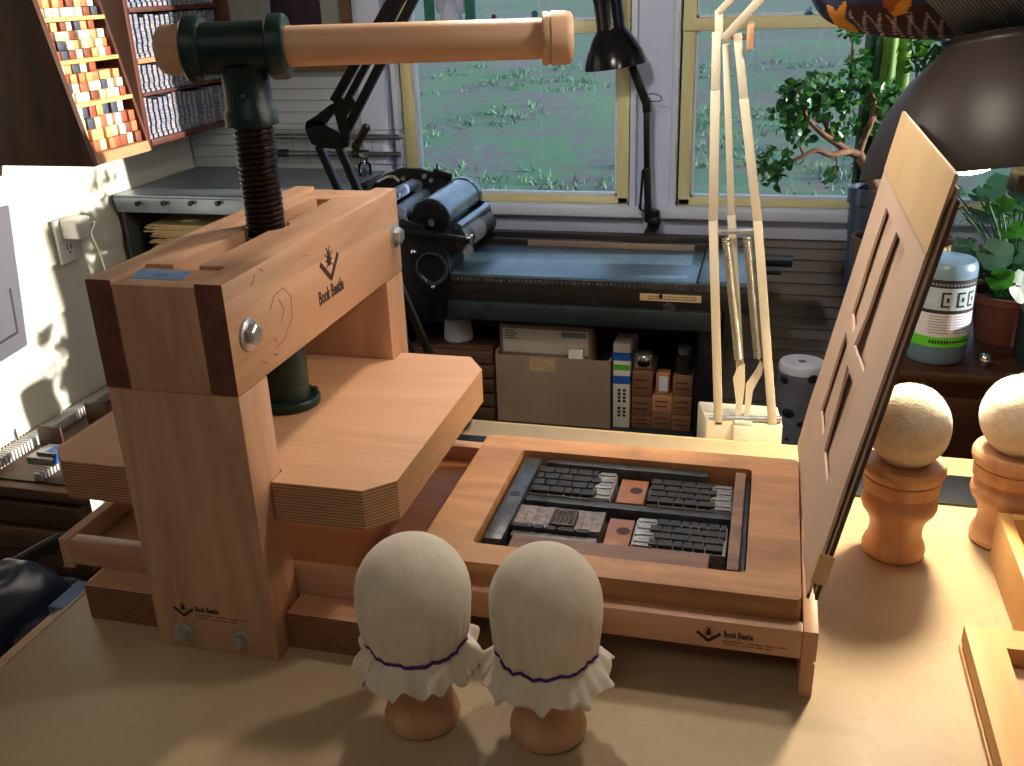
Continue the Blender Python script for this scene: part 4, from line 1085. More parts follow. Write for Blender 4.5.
# carriage with cylinder and inking rollers
dr0, dr1 = at_y(430, 222, 1.665), at_y(463, 201, 1.905)
dx, dz = dr0.x, (dr0.z + .004)
b = MB(); b.cyl((dx, 1.665, dz), (dx - .01, 1.915, dz - .006), .0375, 48); b.lathe([(.0375, 0), (.0392, .001), (.0392, .016), (.0375, .018)], (dx, 1.668, dz), (0, 1, 0), 48); b.lathe([(.0375, 0), (.0392, .001), (.0392, .016), (.0375, .018)], (dx - .009, 1.89, dz - .005), (0, 1, 0), 48)
b.build('cylinder', 'drum_steel', pp)
b = MB(); b.cyl((dx, 1.660, dz), (dx, 1.6655, dz), .034, 40); b.cyl((dx - .002, 1.648, dz + .002), (dx - .002, 1.66, dz + .002), .010, 20); b.build('cylinder_end', 'iron_black', pp)
b = MB(); c0 = at_y(432, 222, 1.648); b.lathe([(.0045, 0), (.0065, .0), (.0065, .002), (.0045, .002), (.0045, .004), (.0065, .004), (.0065, .006), (0, .006)], (c0.x, 1.648, c0.z), (0, -1, 0), 16); b.build('axle', 'chrome', pp)
def vy(px, py, y=1.645): return at_y(px, py, y)
def roller(name, p, q, r, m_, px=pp):
    b = MB(); p, q = Vector(p), Vector(q); d = (q - p).normalized(); b.cyl(p, q, r, 28, bev=.002); b.cyl(p - d * .012, q + d * .012, r * .35, 12); return b.build(name, m_, pp)
roller('ink_roller', vy(398, 215, 1.67), vy(424, 196, 1.90), .0155, 'rubber_blue')
roller('ink_roller', vy(392, 196, 1.68), vy(414, 184, 1.90), .0115, 'rubber_blue')
roller('form_roller', vy(455, 240, 1.66), vy(485, 222, 1.90), .0245, 'rubber_black')
roller('rider_rod', vy(457, 228, 1.66), vy(487, 206, 1.90), .0085, 'drum_steel')
roller('form_roller', vy(433, 268, 1.652), vy(470, 240, 1.90), .034, 'rubber_black')
b = MB()
o2 = [vy(*q) for q in ((398, 236), (412, 228), (440, 240), (449, 256), (451, 275), (449, 290), (447, 319), (424, 322), (398, 316))]
b.prism([(q.x, q.z) for q in o2], XZ, 1.632, 1.650, bev=.003)
c0 = vy(432.7, 268, 1.632); b.lathe([(.028, 0), (.031, .0), (.031, .004), (.028, .006), (.024, .002), (0, .002)], (c0.x, 1.632, c0.z), (0, -1, 0), 48)
b.build('side_plate', 'iron_black', pp)
b = MB(); b.lathe([(.0275, .0), (.0315, .0), (.0315, .0016), (.0275, .0016), (.0275, .0)], (c0.x, 1.6275, c0.z), (0, -1, 0), 48); b.build('wheel_rim', 'steel_bar', pp)
b = MB()
for q, r in (((414, 252), .0065), ((433.5, 287), .0048), ((469, 238), .0055)):
    p = vy(*q, 1.622); b.ball(p, r, 14, 10); b.cyl(p, (p.x, 1.640, p.z), r * .5, 10)
b.build('ball_knob', 'chrome', pp)
b = MB(); b.bar(vy(399, 229, 1.628), vy(470, 241, 1.628), .012, .014, (0, 1, 0), .003); b.bar(vy(399, 224, 1.632), vy(424, 230, 1.632), .02, .01, (0, 1, 0), .003); b.build('trip_lever', 'iron_black', pp)
b = MB(); b.tube([vy(396, 212, 1.635), vy(405, 216, 1.635), vy(408, 222, 1.635), vy(407, 228, 1.635)], .0022, 8); b.build('lever_hook', 'zinc', pp)
b = MB()
o2 = [vy(*q, 1.91) for q in ((372, 186), (385, 174), (400, 168.5), (420, 169), (433, 172), (450, 179), (462, 188), (470, 205), (478, 240), (420, 240), (376, 232))]
b.prism([(q.x, q.z) for q in o2], XZ, 1.908, 1.925, bev=.003)
b.build('back_plate', 'iron_black', pp)
b = MB(); b.tube([vy(378, 182, 1.90), vy(388, 177, 1.90), vy(394, 177, 1.90), vy(399, 181, 1.90)], .004, 8)
for q in ((404, 178), (425, 176), (432, 180), (452, 186), (417, 182)):
    p = vy(*q, 1.903); b.cyl(p, (p.x, 1.895, p.z), .0045, 10)
b.lathe([(.010, 0), (.012, 0), (.012, .01), (.010, .01)], vy(416, 186, 1.885), (0, 1, 0), 20)
b.build('fitting', 'zinc', pp)
b = MB(); b.bar(vy(433, 171, 1.90), vy(452, 177, 1.90), .012, .006, (0, 1, 0), .002); b.bar(vy(437, 163.5, 1.9), vy(438, 176, 1.90), .003, .003, (0, 1, 0)); b.build('grip_lever', 'iron_black', pp)
b = MB(); o2 = [vy(*q, 1.915) for q in ((478, 200), (489, 201), (492, 214), (491, 232), (482, 234))]; b.prism([(q.x, q.z) for q in o2], XZ, 1.906, 1.918, bev=.002); b.build('end_bracket', 'iron_black', pp)

# things on the press's shelf
def on(px, py, y): return at_y(px, py, y)
t = thing('cardboard_box', 'big open cardboard box on the shelf beneath the proof press', 'box', (-.38, 1.76, SZ))
BXA, BXB, BY_, BYB, BT = -.4930, -.2690, 1.680, 1.85, -.0665
b = MB()
for lo, hi in (((BXA, BY_, SZ + .0004), (BXB, BY_ + .003, BT)), ((BXA, BYB - .003, SZ + .0004), (BXB, BYB, BT)), ((BXA, BY_ + .003, SZ + .0004), (BXA + .003, BYB - .003, BT + .008)), ((BXB - .003, BY_ + .003, SZ + .0004), (BXB, BYB - .003, BT)), ((BXA + .003, BY_ + .003, SZ + .0004), (BXB - .003, BYB - .003, SZ + .004))): b.box(lo, hi)
b.build('carton', 'card_brown', t)
b = MB(); b.box((-.425, BY_ - .0004, BT - .028), (-.375, BY_ + .0002, BT - .001)); b.build('packing_tape', 'wicker_tan', t)
t = thing('parcel', 'brown parcel with a large white address label sticking out of the open cardboard box', 'parcel', (-.395, 1.735, SZ + .0045))
b = MB(); b.box((-.4885, 1.700, SZ + .0045), (-.3070, 1.775, -.0105), .002); b.build('carton', 'card_brown', t)
b = MB(); b.box((-.4820, 1.6993, -.066), (-.3140, 1.6997, -.0175)); lb = b.build('address_label', 'paper_white', t); lb['label'] = 'white address label'
b = MB(); b.box((-.366, 1.6990, -.0310), (-.318, 1.6994, -.0205)); 
for i in range(4): b.box((-.478, 1.6990, -.024 - i * .005), (-.458 + .004 * (i % 2), 1.6994, -.0215 - i * .005))
b.build('print', 'label_print', lb)
tag(MB().box((-.3500, 1.6845, SZ + .0045), (-.3210, 1.694, -.0480), .001).build('white_card_box', 'paper_white', org=(-.335, 1.69, SZ)), 'small white card box standing inside the front of the open cardboard box', 'box')
t = thing('white_box', 'tall narrow white box with two bands of blue tape beside the cardboard box', 'box', (-.25, 1.72, SZ))
q0, q1 = on(611, 345, 1.695), on(634, 424, 1.695)
b = MB(); b.box((-.2650, 1.690, SZ + .0004), (-.2330, 1.80, -.0330), .001); b.build('carton', 'paper_white', t)
for z in (-.067, -.114): MB().box((-.2655, 1.6895, z), (-.2325, 1.72, z + .016)).build('tape_band', 'blue_tape_bright', t)['label'] = 'bright blue tape band'
b = MB(); b.box((-.2640, 1.6894, -.086), (-.2340, 1.69, -.075)); b.build('green_stripe', 'label_green', t)
b = MB()
for j in range(2):
    for i in range(8):
        if i == 4: continue
        z = -.130 - i * .0075; b.box((-.2560 + j * .010, 1.6894, z), (-.2505 + j * .010, 1.69, z + .005))
b.build('print', 'type_dark', t)
small = None
cols = [(-.2290, -.1915), (-.1908, -.1535), (-.1528, -.1165)]
heights = [(.052, .040, .026), (.000, .034, .036), (.038, .040, .034)]
k = 0
names = {0: 'beside the tall white box', 1: 'between two taller columns', 2: 'beside the proof press leg'}
for ci, (xa, xb) in enumerate(cols):
    hs = [h for h in heights[ci][::-1] if h]
    z = SZ + .0004
    for ri, h in enumerate(hs):
        lvl = ('lowest', 'middle one', 'topmost')[ri] if len(hs) == 3 else ('lowest', 'topmost')[ri]
        t = thing('carton', 'small pen-marked carton, %s of the column %s' % (lvl, names[ci]), 'box', ((xa + xb) / 2, 1.74, z), 'small cartons stacked beneath the proof press')
        b = MB(); b.box((xa, 1.694, z), (xb, 1.79, z + h - .0012), .001); b.build('carton', 'card_light' if (ci, ri) == (1, 1) else 'card_small', t)
        b = MB()
        for ln in range(2):
            x = xa + .006
            for i in range(6):
                x2 = x + random.uniform(.002, .004); b.box((x, 1.6936, z + h * (.62 - .3 * ln)), (x2, 1.694, z + h * (.62 - .3 * ln) + .003)); x = x2 + .001
        b.build('handwriting', 'brand_ink', t)
        z += h
t = thing('chrome_tin', 'shiny round tin on the column of cartons beside the tall white box', 'tin', (-.21, 1.72, SZ + .1185))
zz = SZ + .1192
MB().box((-.2270, 1.700, zz), (-.1935, 1.73, zz + .030), .003).build('box', 'type_lead', t); b = MB(); b.lathe([(0, .004), (.008, .003), (.013, 0), (.0145, -.004), (0, -.004)], (-.2100, 1.6995, zz + .015), (0, -1, 0), 28); b.build('lens', 'chrome', t)
t = thing('white_pack', 'small pack with a white front on the middle column of cartons', 'pack', (-.172, 1.72, SZ + .07))
zz = SZ + .0702; b = MB(); b.box((-.1850, 1.700, zz), (-.1600, 1.73, zz + .042), .002); b.build('case', 'card_light', t); MB().box((-.1790, 1.6994, zz + .008), (-.1630, 1.70, zz + .038)).build('card', 'label_white', t)
t = thing('dark_lens', 'black lens-like cylinder with grey collar on cartons beside the proof press leg', 'lens', (-.135, 1.72, SZ + .112))
zz = SZ + .1125; b = MB(); b.cyl((-.1350, 1.72, zz), (-.1350, 1.72, zz + .036), .0165, 28, bev=.002); b.build('barrel', 'rubber_black', t); b = MB(); b.cyl((-.1350, 1.72, zz + .0362), (-.1350, 1.72, zz + .052), .0125, 28, bev=.002); b.build('collar', 'type_lead', t)
t = thing('wooden_crate', 'dark slatted wooden crate between press side plate and cardboard box', 'crate', (-.57, 1.75, SZ))
b = MB()
for i in range(5): b.box((-.660, 1.672, SZ + .002 + i * .030), (-.4975, 1.684, SZ + .028 + i * .030), .002)
b.box((-.660, 1.684, SZ + .0005), (-.650, 1.86, SZ + .150)); b.box((-.5075, 1.684, SZ + .0005), (-.4975, 1.86, SZ + .150)); b.box((-.660, 1.86, SZ + .0005), (-.4975, 1.87, SZ + .150)); b.box((-.660, 1.672, SZ + .150), (-.4975, 1.87, SZ + .156))
b.build('slats', 'old_brown', t)
q = on(458, 350, 1.70); z0 = SZ + .1565
t = thing('paper_roll', 'short white paper roll standing on the dark slatted crate', 'paper roll', (q.x, 1.71, z0))
b = MB(); b.lathe([(.009, 0), (.026, 0), (.0285, .003), (.0262, .044), (.024, .0462), (.009, .0462), (.009, 0)], (q.x, 1.71, z0 + .0003), (0, 0, 1), 32); b.build('roll', 'roll_white', t)
b = MB(); b.lathe([(.0072, .001), (.0088, .001), (.0088, .0475), (.0072, .0475), (.0072, .001)], (q.x, 1.71, z0 + .0003), (0, 0, 1), 20); b.build('core', 'card_brown', t)

# tall wrapped roll behind the cream lamp
q = on(802, 365, 1.56)
t = thing('wrapped_roll', 'tall roll in grey wrapping with a pale round top behind the cream lamp', 'roll', (q.x, 1.56, ZF))
b = MB()
def crease(a, r, h): return (r * (1 + .035 * noise.noise(Vector((math.cos(a) * 2.2, math.sin(a) * 2.2, h * 14)))), h)
b.lathe([(.034, ZF + .001), (.037, ZF + .02)] + [(.0375 + .001 * (i % 2), ZF + .05 + i * .0345) for i in range(24)] + [(.0365, -.012), (.0340, -.0005)], (q.x, 1.56, 0), (0, 0, 1), 40, fn=crease); b.build('wrapping', 'grey_wrap', t)
b = MB(); b.lathe([(.007, .002), (.030, .003), (.0355, .001), (.0372, -.004), (.037, -.012), (.007, -.012), (.007, .002)], (q.x, 1.56, .001), (0, 0, 1), 40); b.build('paper_end', 'roll_white', t)
b = MB(); b.lathe([(0, -.004), (.0066, -.004), (.0066, .001), (.005, .001), (.005, -.003)], (q.x, 1.56, .0015), (0, 0, 1), 20); b.build('core', 'grey_wrap', t)
b = MB()
for q2, r in (((788, 414), .011), ((800, 424), .006), ((787, 440), .005), ((784, 382), .009), ((813, 380), .009)):
    p = on(*q2, 1.523); p.y = 1.56 - math.sqrt(max(1e-6, .0378 ** 2 - (p.x - q.x) ** 2)); n = Vector((p.x - q.x, p.y - 1.56, 0)).normalized()
    b.ball(p, (r, .0012, r * .8), 14, 8, M=Vector((0, -1, 0)).rotation_difference(n).to_matrix())
b.build('printed_blot', 'label_black', t)

# ------------------------------------------------------------------ flat file in the corner
FX0, FX1, FY0, FZ = XL + .003, -.818, 1.687, .2258
ff = thing('flat_file', 'grey metal plan chest with four small knobs in the corner by the left wall', 'plan chest', (-1.05, 1.84, ZF))
b = MB(); b.box((FX0, FY0, FZ - .004), (FX1, YB - .005, FZ), .001); b.build('top', 'flat_metal', ff)
b = MB(); b.prism([(FY0, FZ - .0345), (FY0 - .0035, FZ - .0045), (FY0 + .02, FZ - .0045), (FY0 + .02, FZ - .0345)], YZ, FX0 + .002, FX1, bev=.0006)
dw = b.build('drawer', 'flat_metal', ff)
for px_ in (140, 166, 193, 220):
    p = at_y(px_, 202.5, FY0); b = MB(); b.lathe([(0, 0), (.004, 0), (.004, .005), (.0055, .007), (.0055, .010), (0, .011)], (p.x, FY0 - .0015, p.z), (0, -1, 0), 16); b.build('knob', 'lamp_dark', dw)
b = MB(); b.box((FX0 + .010, FY0 + .004, ZF), (FX0 + .016, YB - .005, FZ - .0346)); b.box((FX1 - .008, FY0 + .004, ZF), (FX1, YB - .005, FZ - .0346)); b.box((FX0 + .016, YB - .011, ZF), (FX1 - .008, YB - .005, FZ - .0346)); b.build('side_panel', 'cabinet_grey', ff)
b = MB(); b.box((FX0 + .016, FY0 + .01, .080), (FX1 - .008, YB - .011, .086)); b.build('shelf', 'cabinet_grey', ff)
b = MB()
for i in range(6): b.box((FX0 + .016, FY0 + .006, -.10 * i - .10), (FX1 - .008, FY0 + .016, -.10 * i - .006), .001)
b.build('lower_drawer', 'cabinet_grey', ff)
rnd = random.Random(5)
for i in range(9):
    z = .0865 + i * .0085
    b = MB(); j = rnd.uniform(-.008, .012); k_ = rnd.uniform(0, .02)
    M = Matrix.Translation((-1.06 + j, 1.80, z)) @ Matrix.Rotation(rnd.uniform(-.05, .05), 4, 'Z')
    for s_ in range(3): b.box((-.185 + .02 * (s_ == 1) + k_ + .004 * s_, -.10 + rnd.uniform(0, .006), .0026 * s_ + .0001), (.19, .15, .0026 * s_ + .0022), 0, 0, M)
    o = b.build('paper_stack', 'paper_tan', org=(-1.06, 1.80, z))
    tag(o, 'sheaf of tan paper in the pile beneath the plan chest drawer', 'paper', 'sheaves of tan paper piled in the plan chest')
j0 = at_y(365, 187, 1.93)
t = thing('glass_jar', 'small clear glass jar with stopper on the plan chest behind the press', 'jar', (-.838, 1.93, FZ))
b = MB(); b.lathe([(0, .0005), (.013, .0005), (.0145, .004), (.0145, .022), (.008, .030), (.0075, .036), (.010, .038), (.0085, .038), (.0062, .035), (.0066, .030), (.0130, .021), (.013, .004), (0, .003)], (-.838, 1.93, FZ), (0, 0, 1), 24); b.build('body', 'jar_glass', t)
b = MB(); b.lathe([(0, .030), (.006, .031), (.006, .038), (.0095, .041), (.0095, .048), (0, .050)], (-.838, 1.93, FZ), (0, 0, 1), 16); b.build('stopper', 'type_lead', t)

# ------------------------------------------------------------------ back wall: rack with rods, framed board
t = thing('wire_rack', 'thin wire grid rack hung on the back wall behind the black elbow lamp', 'rack', (-.92, 1.985, .30))
b = MB()
for i in range(9):
    x = -1.07 + i * .038; b.tube([(x, 1.9885, .238), (x, 1.9885, .315)], .0009, 6)
for z in (.24, .313): b.tube([(-1.075, 1.987, z), (-.765, 1.987, z)], .0009, 6)
for x in (-1.07, -.766): b.tube([(x, 1.987, .314), (x, 1.999, .317)], .0012, 6)
for z in (.291, .2545):
    for x in (-1.04, -.80): b.tube([(x, 1.9885, z + .012), (x, 1.9800, z - .008), (x, 1.969, z - .0078), (x, 1.966, z)], .0009, 6)
b.build('grid', 'wire', t)
def rod(z, label, grips):
    t = thing('metal_rod', label, 'rod', (-.92, 1.974, z))
    b = MB(); b.cyl((-1.085, 1.9745, z), (-.772, 1.9745, z - .001), .0060, 16, bev=.001); b.build('rod', 'rod_grey', t)
    for x0, x1, r in grips: MB().cyl((x0, 1.9745, z), (x1, 1.9745, z), r, 16, bev=.0012).build('grip', 'rubber_black' if len(grips) > 1 else 'chrome', t)
rod(.3005, 'plain grey metal rod on the upper hooks of the wire rack', [(-.774, -.764, .0045)])
rod(.2640, 'grey metal rod with black grips on the lower hooks of the wire rack', [(-.883, -.845, .0085), (-1.06, -1.035, .0085)])
t = thing('framed_board', 'wood-framed grey board with a dark picture, on the wall above the wire rack', 'picture', (-.95, 1.99, .434))
FXa, FXb, FZa, FZb = -1.16, -.860, .4345, .80
b = MB().add(ring_prism([(FXa, FZa), (FXb, FZa), (FXb, FZb), (FXa, FZb)], [(FXa + .02, FZa + .018), (FXb - .022, FZa + .018), (FXb - .022, FZb - .018), (FXa + .02, FZb - .018)], 1.976, 1.996, XZ)); b.build('frame', 'brown_fir', t)
b = MB(); b.box((FXa + .02, 1.987, FZa + .018), (FXb - .022, 1.995, FZb - .018)); b.build('board', 'picture_grey', t)
b = MB(); b.box((-1.042, 1.9845, .5235), (-.930, 1.987, .72)); b.build('picture', 'picture_dark', t)

# ------------------------------------------------------------------ left wall: outlet, sheet, type cases
t = thing('wall_outlet', 'white outlet plate with two sockets on the sunlit cream siding', 'outlet', (XL + .008, 1.527, .17))
b = MB(); b.box((XL + .0005, 1.5005, .132), (XL + .0075, 1.5530, .215), .0015); pl = b.build('plate', 'plastic_white', t)
b = MB()
for z in (.156,):
    for y in (1.520, 1.530): b.box((XL + .0070, y, z), (XL + .0080, y + .002, z + .010))
    b.cyl((XL + .0070, 1.526, z - .006), (XL + .0080, 1.526, z - .006), .0022, 10)
b.build('slot', 'lamp_black', pl)
t = thing('outlet_adapter', 'white plug adapter with thin cable in the upper socket of the outlet', 'adapter', (XL + .03, 1.53, .19))
b = MB(); b.box((XL + .0080, 1.512, .178), (XL + .046, 1.556, .216), .005, seg=3); b.build('body', 'plastic_white', t)
b = MB(); s0 = Vector((XL + .046, 1.545, .20)); e1 = [s0, s0 + Vector((.012, .004, .004)), at_x(92, 234, -1.22), at_x(98, 248, -1.21), at_x(105, 268, -1.20), at_x(108, 285, -1.195), at_x(110, 298, -1.195)]
b.tube(smooth_pts(e1), .0018, 8); b.build('cable', 'cable_white', t)
PXW = -1.05
q = [at_x(*u, PXW) for u in ((8, 205), (27, 345), (0, 362), (18, 333), (10, 288))]
t = thing('hanging_sheet', 'pale sheet with a thin ruled border hanging before the sunlit siding', 'paper', (PXW, 1.05, .05))
sl = (q[1].z - q[2].z) / (q[1].y - q[2].y)
pts = [(.95, q[0].z + .012), (q[0].y, q[0].z), (q[1].y, q[1].z), (.95, q[1].z - sl * (q[1].y - .95))]
b = MB(); b.prism(pts, YZ, PXW, PXW + .0012); b.build('sheet', 'poster_paper', t)
c_, d_ = q[3], q[4]
b = MB(); b.prism([(.95, c_.z - sl * (c_.y - .95)), (c_.y, c_.z), (c_.y, c_.z + .004), (.95, c_.z + .004 - sl * (c_.y - .95))], YZ, PXW + .0012, PXW + .0016); b.prism([(c_.y, c_.z), (c_.y, c_.z + .004), (d_.y, d_.z), (d_.y - .004, d_.z), (c_.y - .004, c_.z + .004)], YZ, PXW + .0012, PXW + .0016); b.build('border', 'poster_line', t)
b = MB(); b.box((XL + .001, .96, q[0].z + .008), (PXW + .006, .985, q[0].z + .024), .002); b.build('bracket', 'brown_fir', t)

def type_case_wood():
    """case whose open front leans back, shelves of coloured wooden letters"""
    t = thing('type_case', 'dark wooden case leaning back with shelves of coloured wooden letter blocks', 'type case', (-1.14, 1.352, .36))
    y0, y1 = 1.283, 1.424
    def F(z): return -1.0 - (z - .369) * .205                  # x of the front at a height
    zb, ztop = .360, .66
    b = MB(); b.prism([(XL + .002, zb), (F(zb) + .004, zb), (F(ztop) + .004, ztop), (XL + .002, ztop)], XZ, y0 - .010, y0); b.build('side_board', 'dark_wood', t)
    b = MB(); b.prism([(XL + .002, zb), (F(zb), zb), (F(ztop), ztop), (XL + .002, ztop)], XZ, y1, y1 + .006); b.build('side_board', 'red_wood', t)
    b = MB(); b.prism([(XL + .002, zb), (F(zb) + .002, zb), (F(zb + .016) + .002, zb + .016), (XL + .002, zb + .016)], XZ, y0, y1); b.build('bottom_board', 'card_light', t)
    b = MB(); b.prism([(XL + .002, zb + .016), (XL + .06, zb + .016), (XL + .06, ztop), (XL + .002, ztop)], XZ, y0, y1); b.build('back_board', 'dark_wood', t)
    shelves = [.447, .5086, .5685, .628]
    for z in shelves:
        b = MB(); b.box((XL + .06, y0, z - .003), (F(z) + .003, y1, z + .003), .001); b.build('shelf', 'birch', t)
    fl = [zb + .0165] + [z + .0032 for z in shelves[:-1]]
    rnd = random.Random(11); proto = {}
    where = {0: 'the lowest shelf', 1: 'the second shelf up', 2: 'the third shelf up', 3: 'the top shelf in view'}
    for r, z0 in enumerate(fl):
        z1 = shelves[r] - .0035; ncol = 8
        cw = (y1 - y0 - .004) / ncol
        for c in range(ncol):
            nb = 4; hh = (z1 - z0) / nb
            gap = rnd.choice((0, 0, 1)) if c > 4 else 0
            for k in range(nb - gap):
                zz = z0 + k * hh; dpt = F(zz + hh / 2) - .003 - rnd.uniform(0, .006)
                wd = cw * rnd.uniform(.80, .92)
                if 'p' not in proto:
                    b = MB(); b.box((-.02, -.5 * .016, 0), (0, .5 * .016, .0135), .0007); o = b.build('wood_letter', 'wood_type', org=(0, 0, 0)); proto['p'] = o
                else: o = dup(proto['p'])
                o.scale = (1.5, wd / .016, (hh - .0006) / .0135); o.location = (dpt, y0 + .002 + cw * (c + .5), zz + .0002)
                tag(o, 'coloured wooden letter block on %s of the leaning case' % where[r], 'letter block', 'wooden letter blocks on %s of the leaning case' % where[r])
type_case_wood()
def type_case_metal():
    t = thing('type_case', 'red-brown wall case filled with close columns of small grey metal type', 'type case', (-1.22, 1.80, .33))
    y0, y1, X = 1.637, 1.966, -1.15
    zb, zt = .330, .78
    b = MB(); b.box((XL + .002, y0, zb), (X, y0 + .012, zt), .001); b.build('side_board', 'red_wood', t)
    b = MB(); b.box((XL + .002, y1 - .012, zb), (X, y1, zt), .001); b.build('side_board', 'red_wood', t)
    b = MB(); b.box((XL + .002, y0 + .012, zb), (X + .002, y1 - .012, zb + .012), .001); b.build('bottom_board', 'red_wood', t)
    b = MB(); b.box((XL + .002, y0 + .012, zb + .012), (XL + .03, y1 - .012, zt)); b.build('back_board', 'dark_wood', t)
    shelves = [(.424, .006), (.484, .009), (.573, .009), (.665, .008)]
    for z, h in shelves:
        b = MB(); b.box((XL + .03, y0 + .012, z - h / 2), (X + .001, y1 - .012, z + h / 2), .001); b.build('shelf', 'card_light' if z == .484 else 'red_wood', t)
    fl = [zb + .0123] + [z + h / 2 + .0003 for z, h in shelves[:-1]]
    tops = [z - h / 2 for z, h in shelves]
    proto = None; rnd = random.Random(2)
    where = ['bottom', 'second', 'third', 'uppermost visible']
    for r in range(4):
        n = 18; cw = (y1 - y0 - .026) / n
        for c in range(n):
            if r == 0 and c in (11, 15): continue
            h = (tops[r] - fl[r]) * rnd.uniform(.86, .97)
            if proto is None:
                b = MB()
                for k in range(9): b.box((-.03, -.0052, k / 9), (rnd.uniform(-.002, .0005), .0052, (k + .96) / 9))
                o = b.build('type_column', 'metal_type', org=(0, 0, 0)); proto = o
            else: o = dup(proto)
            o.location = (X - .006, y0 + .013 + cw * (c + .5), fl[r]); o.scale = (1, cw / .0165 * 1.0, h)
            tag(o, 'narrow column of grey metal type on the %s shelf of the red-brown wall case' % where[r], 'metal type', 'columns of metal type on the %s shelf of the wall case' % where[r])
type_case_metal()

# ------------------------------------------------------------------ between bench and left wall
KX1, KY0, KZ = -1.066, 1.166, -.155
t = thing('drawer_cabinet', 'old brown wooden drawer cabinet against the left wall behind the dark bag', 'cabinet', (-1.18, 1.42, ZF))
b = MB(); b.box((XL + .002, KY0, KZ - .020), (KX1, 1.665, KZ), .002); b.build('top', 'brown_fir', t)
b = MB(); b.box((XL + .002, KY0 + .012, ZF), (KX1 - .004, 1.195, KZ - .0205)); b.box((XL + .002, 1.195, ZF), (-1.134, 1.66, KZ - .0205)); b.build('body', 'old_brown', t)
z = KZ - .024; i = 0
while z > ZF + .06:
    b = MB(); b.box((XL + .004, KY0 - .004 - .006 * (i % 2), z - .044), (KX1 - .001, KY0 + .0115, z - .003), .002); b.build('drawer', 'brown_fir' if i % 2 else 'old_brown', t); z -= .047; i += 1
t = thing('lead_rack', 'rack of thin upright grey metal strips on top of the drawer cabinet', 'rack', (-1.22, 1.45, KZ))
b = MB()
b.box((XL + .004, KY0 + .020, KZ + .0005), (KX1 - .004, 1.63, KZ + .004)); b.build('base', 'old_brown', t)
b = MB()
for i in range(56):
    y = KY0 + .024 + i * .0078
    b.box((XL + .010, y, KZ + .0042), (-1.255, y + .0042, KZ + .022), .0004)
b.build('strips', 'slat_light', t)
b = MB()
for i in range(56):
    y = KY0 + .022 + i * .0078; b.box((-1.165, y, KZ + .0042), (-1.150, y + .0044, KZ + .018), .0004)
b.build('short_strips', 'slat_light', t)
for px_, py_ in ((88, 424), (41, 447)):
    p = at_z(px_, py_, KZ + .004); MB().box((p.x, p.y, KZ + .0042), (p.x + .05, p.y + .004, KZ + .046), .001).build('divider', 'dark_wood', t)
p = at_z(36, 466, KZ + .027)
t = thing('metal_slug', 'grey metal block with blue tape lying on the rack of metal strips', 'block', (p.x, p.y, KZ + .026))
b = MB(); b.box((p.x - .02, p.y + .004, KZ + .0265), (p.x + .032, p.y + .05, KZ + .040), .001); b.build('block', 'type_lead', t)
b = MB(); b.box((p.x - .005, p.y + .012, KZ + .0402), (p.x + .032, p.y + .045, KZ + .047), .001); b.build('plate', 'type_bright', t)
b = MB(); b.box((p.x + .012, p.y + .016, KZ + .0472), (p.x + .030, p.y + .040, KZ + .0477)); b.box((p.x + .0322, p.y + .006, KZ + .030), (p.x + .0327, p.y + .040, KZ + .046)); b.build('tape', 'blue_tape_bright', t)
t = thing('sun_panel', 'white panel standing in for sunlight on the old drawer cabinet side, seen under the platen', 'paper', (-1.132, 1.4, KZ - .2))
b = MB(); b.box((-1.1335, 1.197, KZ - .20), (-1.1322, 1.62, KZ - .024)); b.build('sheet', 'paper_white', t)  # added white panel in place of sun glare on the bare cabinet side
# side ledge along the bench with a paper strip and a patch of tape
t = thing('bench_ledge', 'pinkish wooden ledge along the near bench edge with a patch of grey-blue tape', 'ledge', (-.73, .6, ZF))
b = MB(); b.box((-.738, -.2, -.045), (-.7005, 1.16, -.028), .002); b.box((-.725, -.2, -.0278), (-.7005, 1.16, -.020), .002); bd = b.build('board', 'bar_wood', t)
b = MB(); b.box((-.7385, .728, -.0198), (-.7000, .778, -.0190)); b.box((-.7390, .728, -.047), (-.7382, .778, -.0195)); b.build('tape', 'blue_tape', t)
for y in (.0, .9): MB().box((-.734, y, ZF), (-.706, y + .03, -.0452), .002).build('post', 'old_brown', t)
# crumpled dark bag
b = bmesh.new(); bmesh.ops.create_icosphere(b, subdivisions=6, radius=1)
cb = Vector((-.945, .87, -.50))
for v in b.verts:
    n = v.co.normalized(); zz = n.z
    k = 1 + .10 * noise.noise(n * 1.6) + .10 * abs(noise.noise(n * 2.6 + Vector((4, 1, 2)))) + .02 * abs(noise.noise(n * 6))
    sx, sy, sz = (.135, .20, .40)
    q = Vector((n.x * sx * (1.15 if zz < 0 else 1), n.y * sy, n.z * sz)) * k
    v.co = cb + Vector((q.x, q.y, max(q.z, ZF - cb.z + .0015)))
t = thing('dark_bag', 'crumpled dark navy bag beside the bench with a black strap over it', 'bag', (-.92, .87, ZF))
mb = MB().add(b); mb.build('bag', 'bag_dark', t, smooth=60)
b = MB()
for s_ in range(3):
    pts = [at_y(-10, 572 + s_ * 5, .86), at_y(15, 562 + s_ * 4, .90), at_y(40, 548 + s_ * 3, .95), at_y(64, 536 + s_ * 2, 1.0), at_y(75, 534, 1.03)]
    b.tube(smooth_pts(pts, 5), .0075, 8)
b.build('strap', 'bag_black', t)
p = [at_y(4, 604, .70), at_y(7, 598, .70), at_y(9, 601, .70)]
t = thing('fabric_bundle', 'dark cloth bundle with a cream knitted patch at the near corner of the ledge', 'cloth', (-.80, .60, ZF))
b = bmesh.new(); bmesh.ops.create_icosphere(b, subdivisions=5, radius=1); cb = Vector((-.795, .57, -.46))
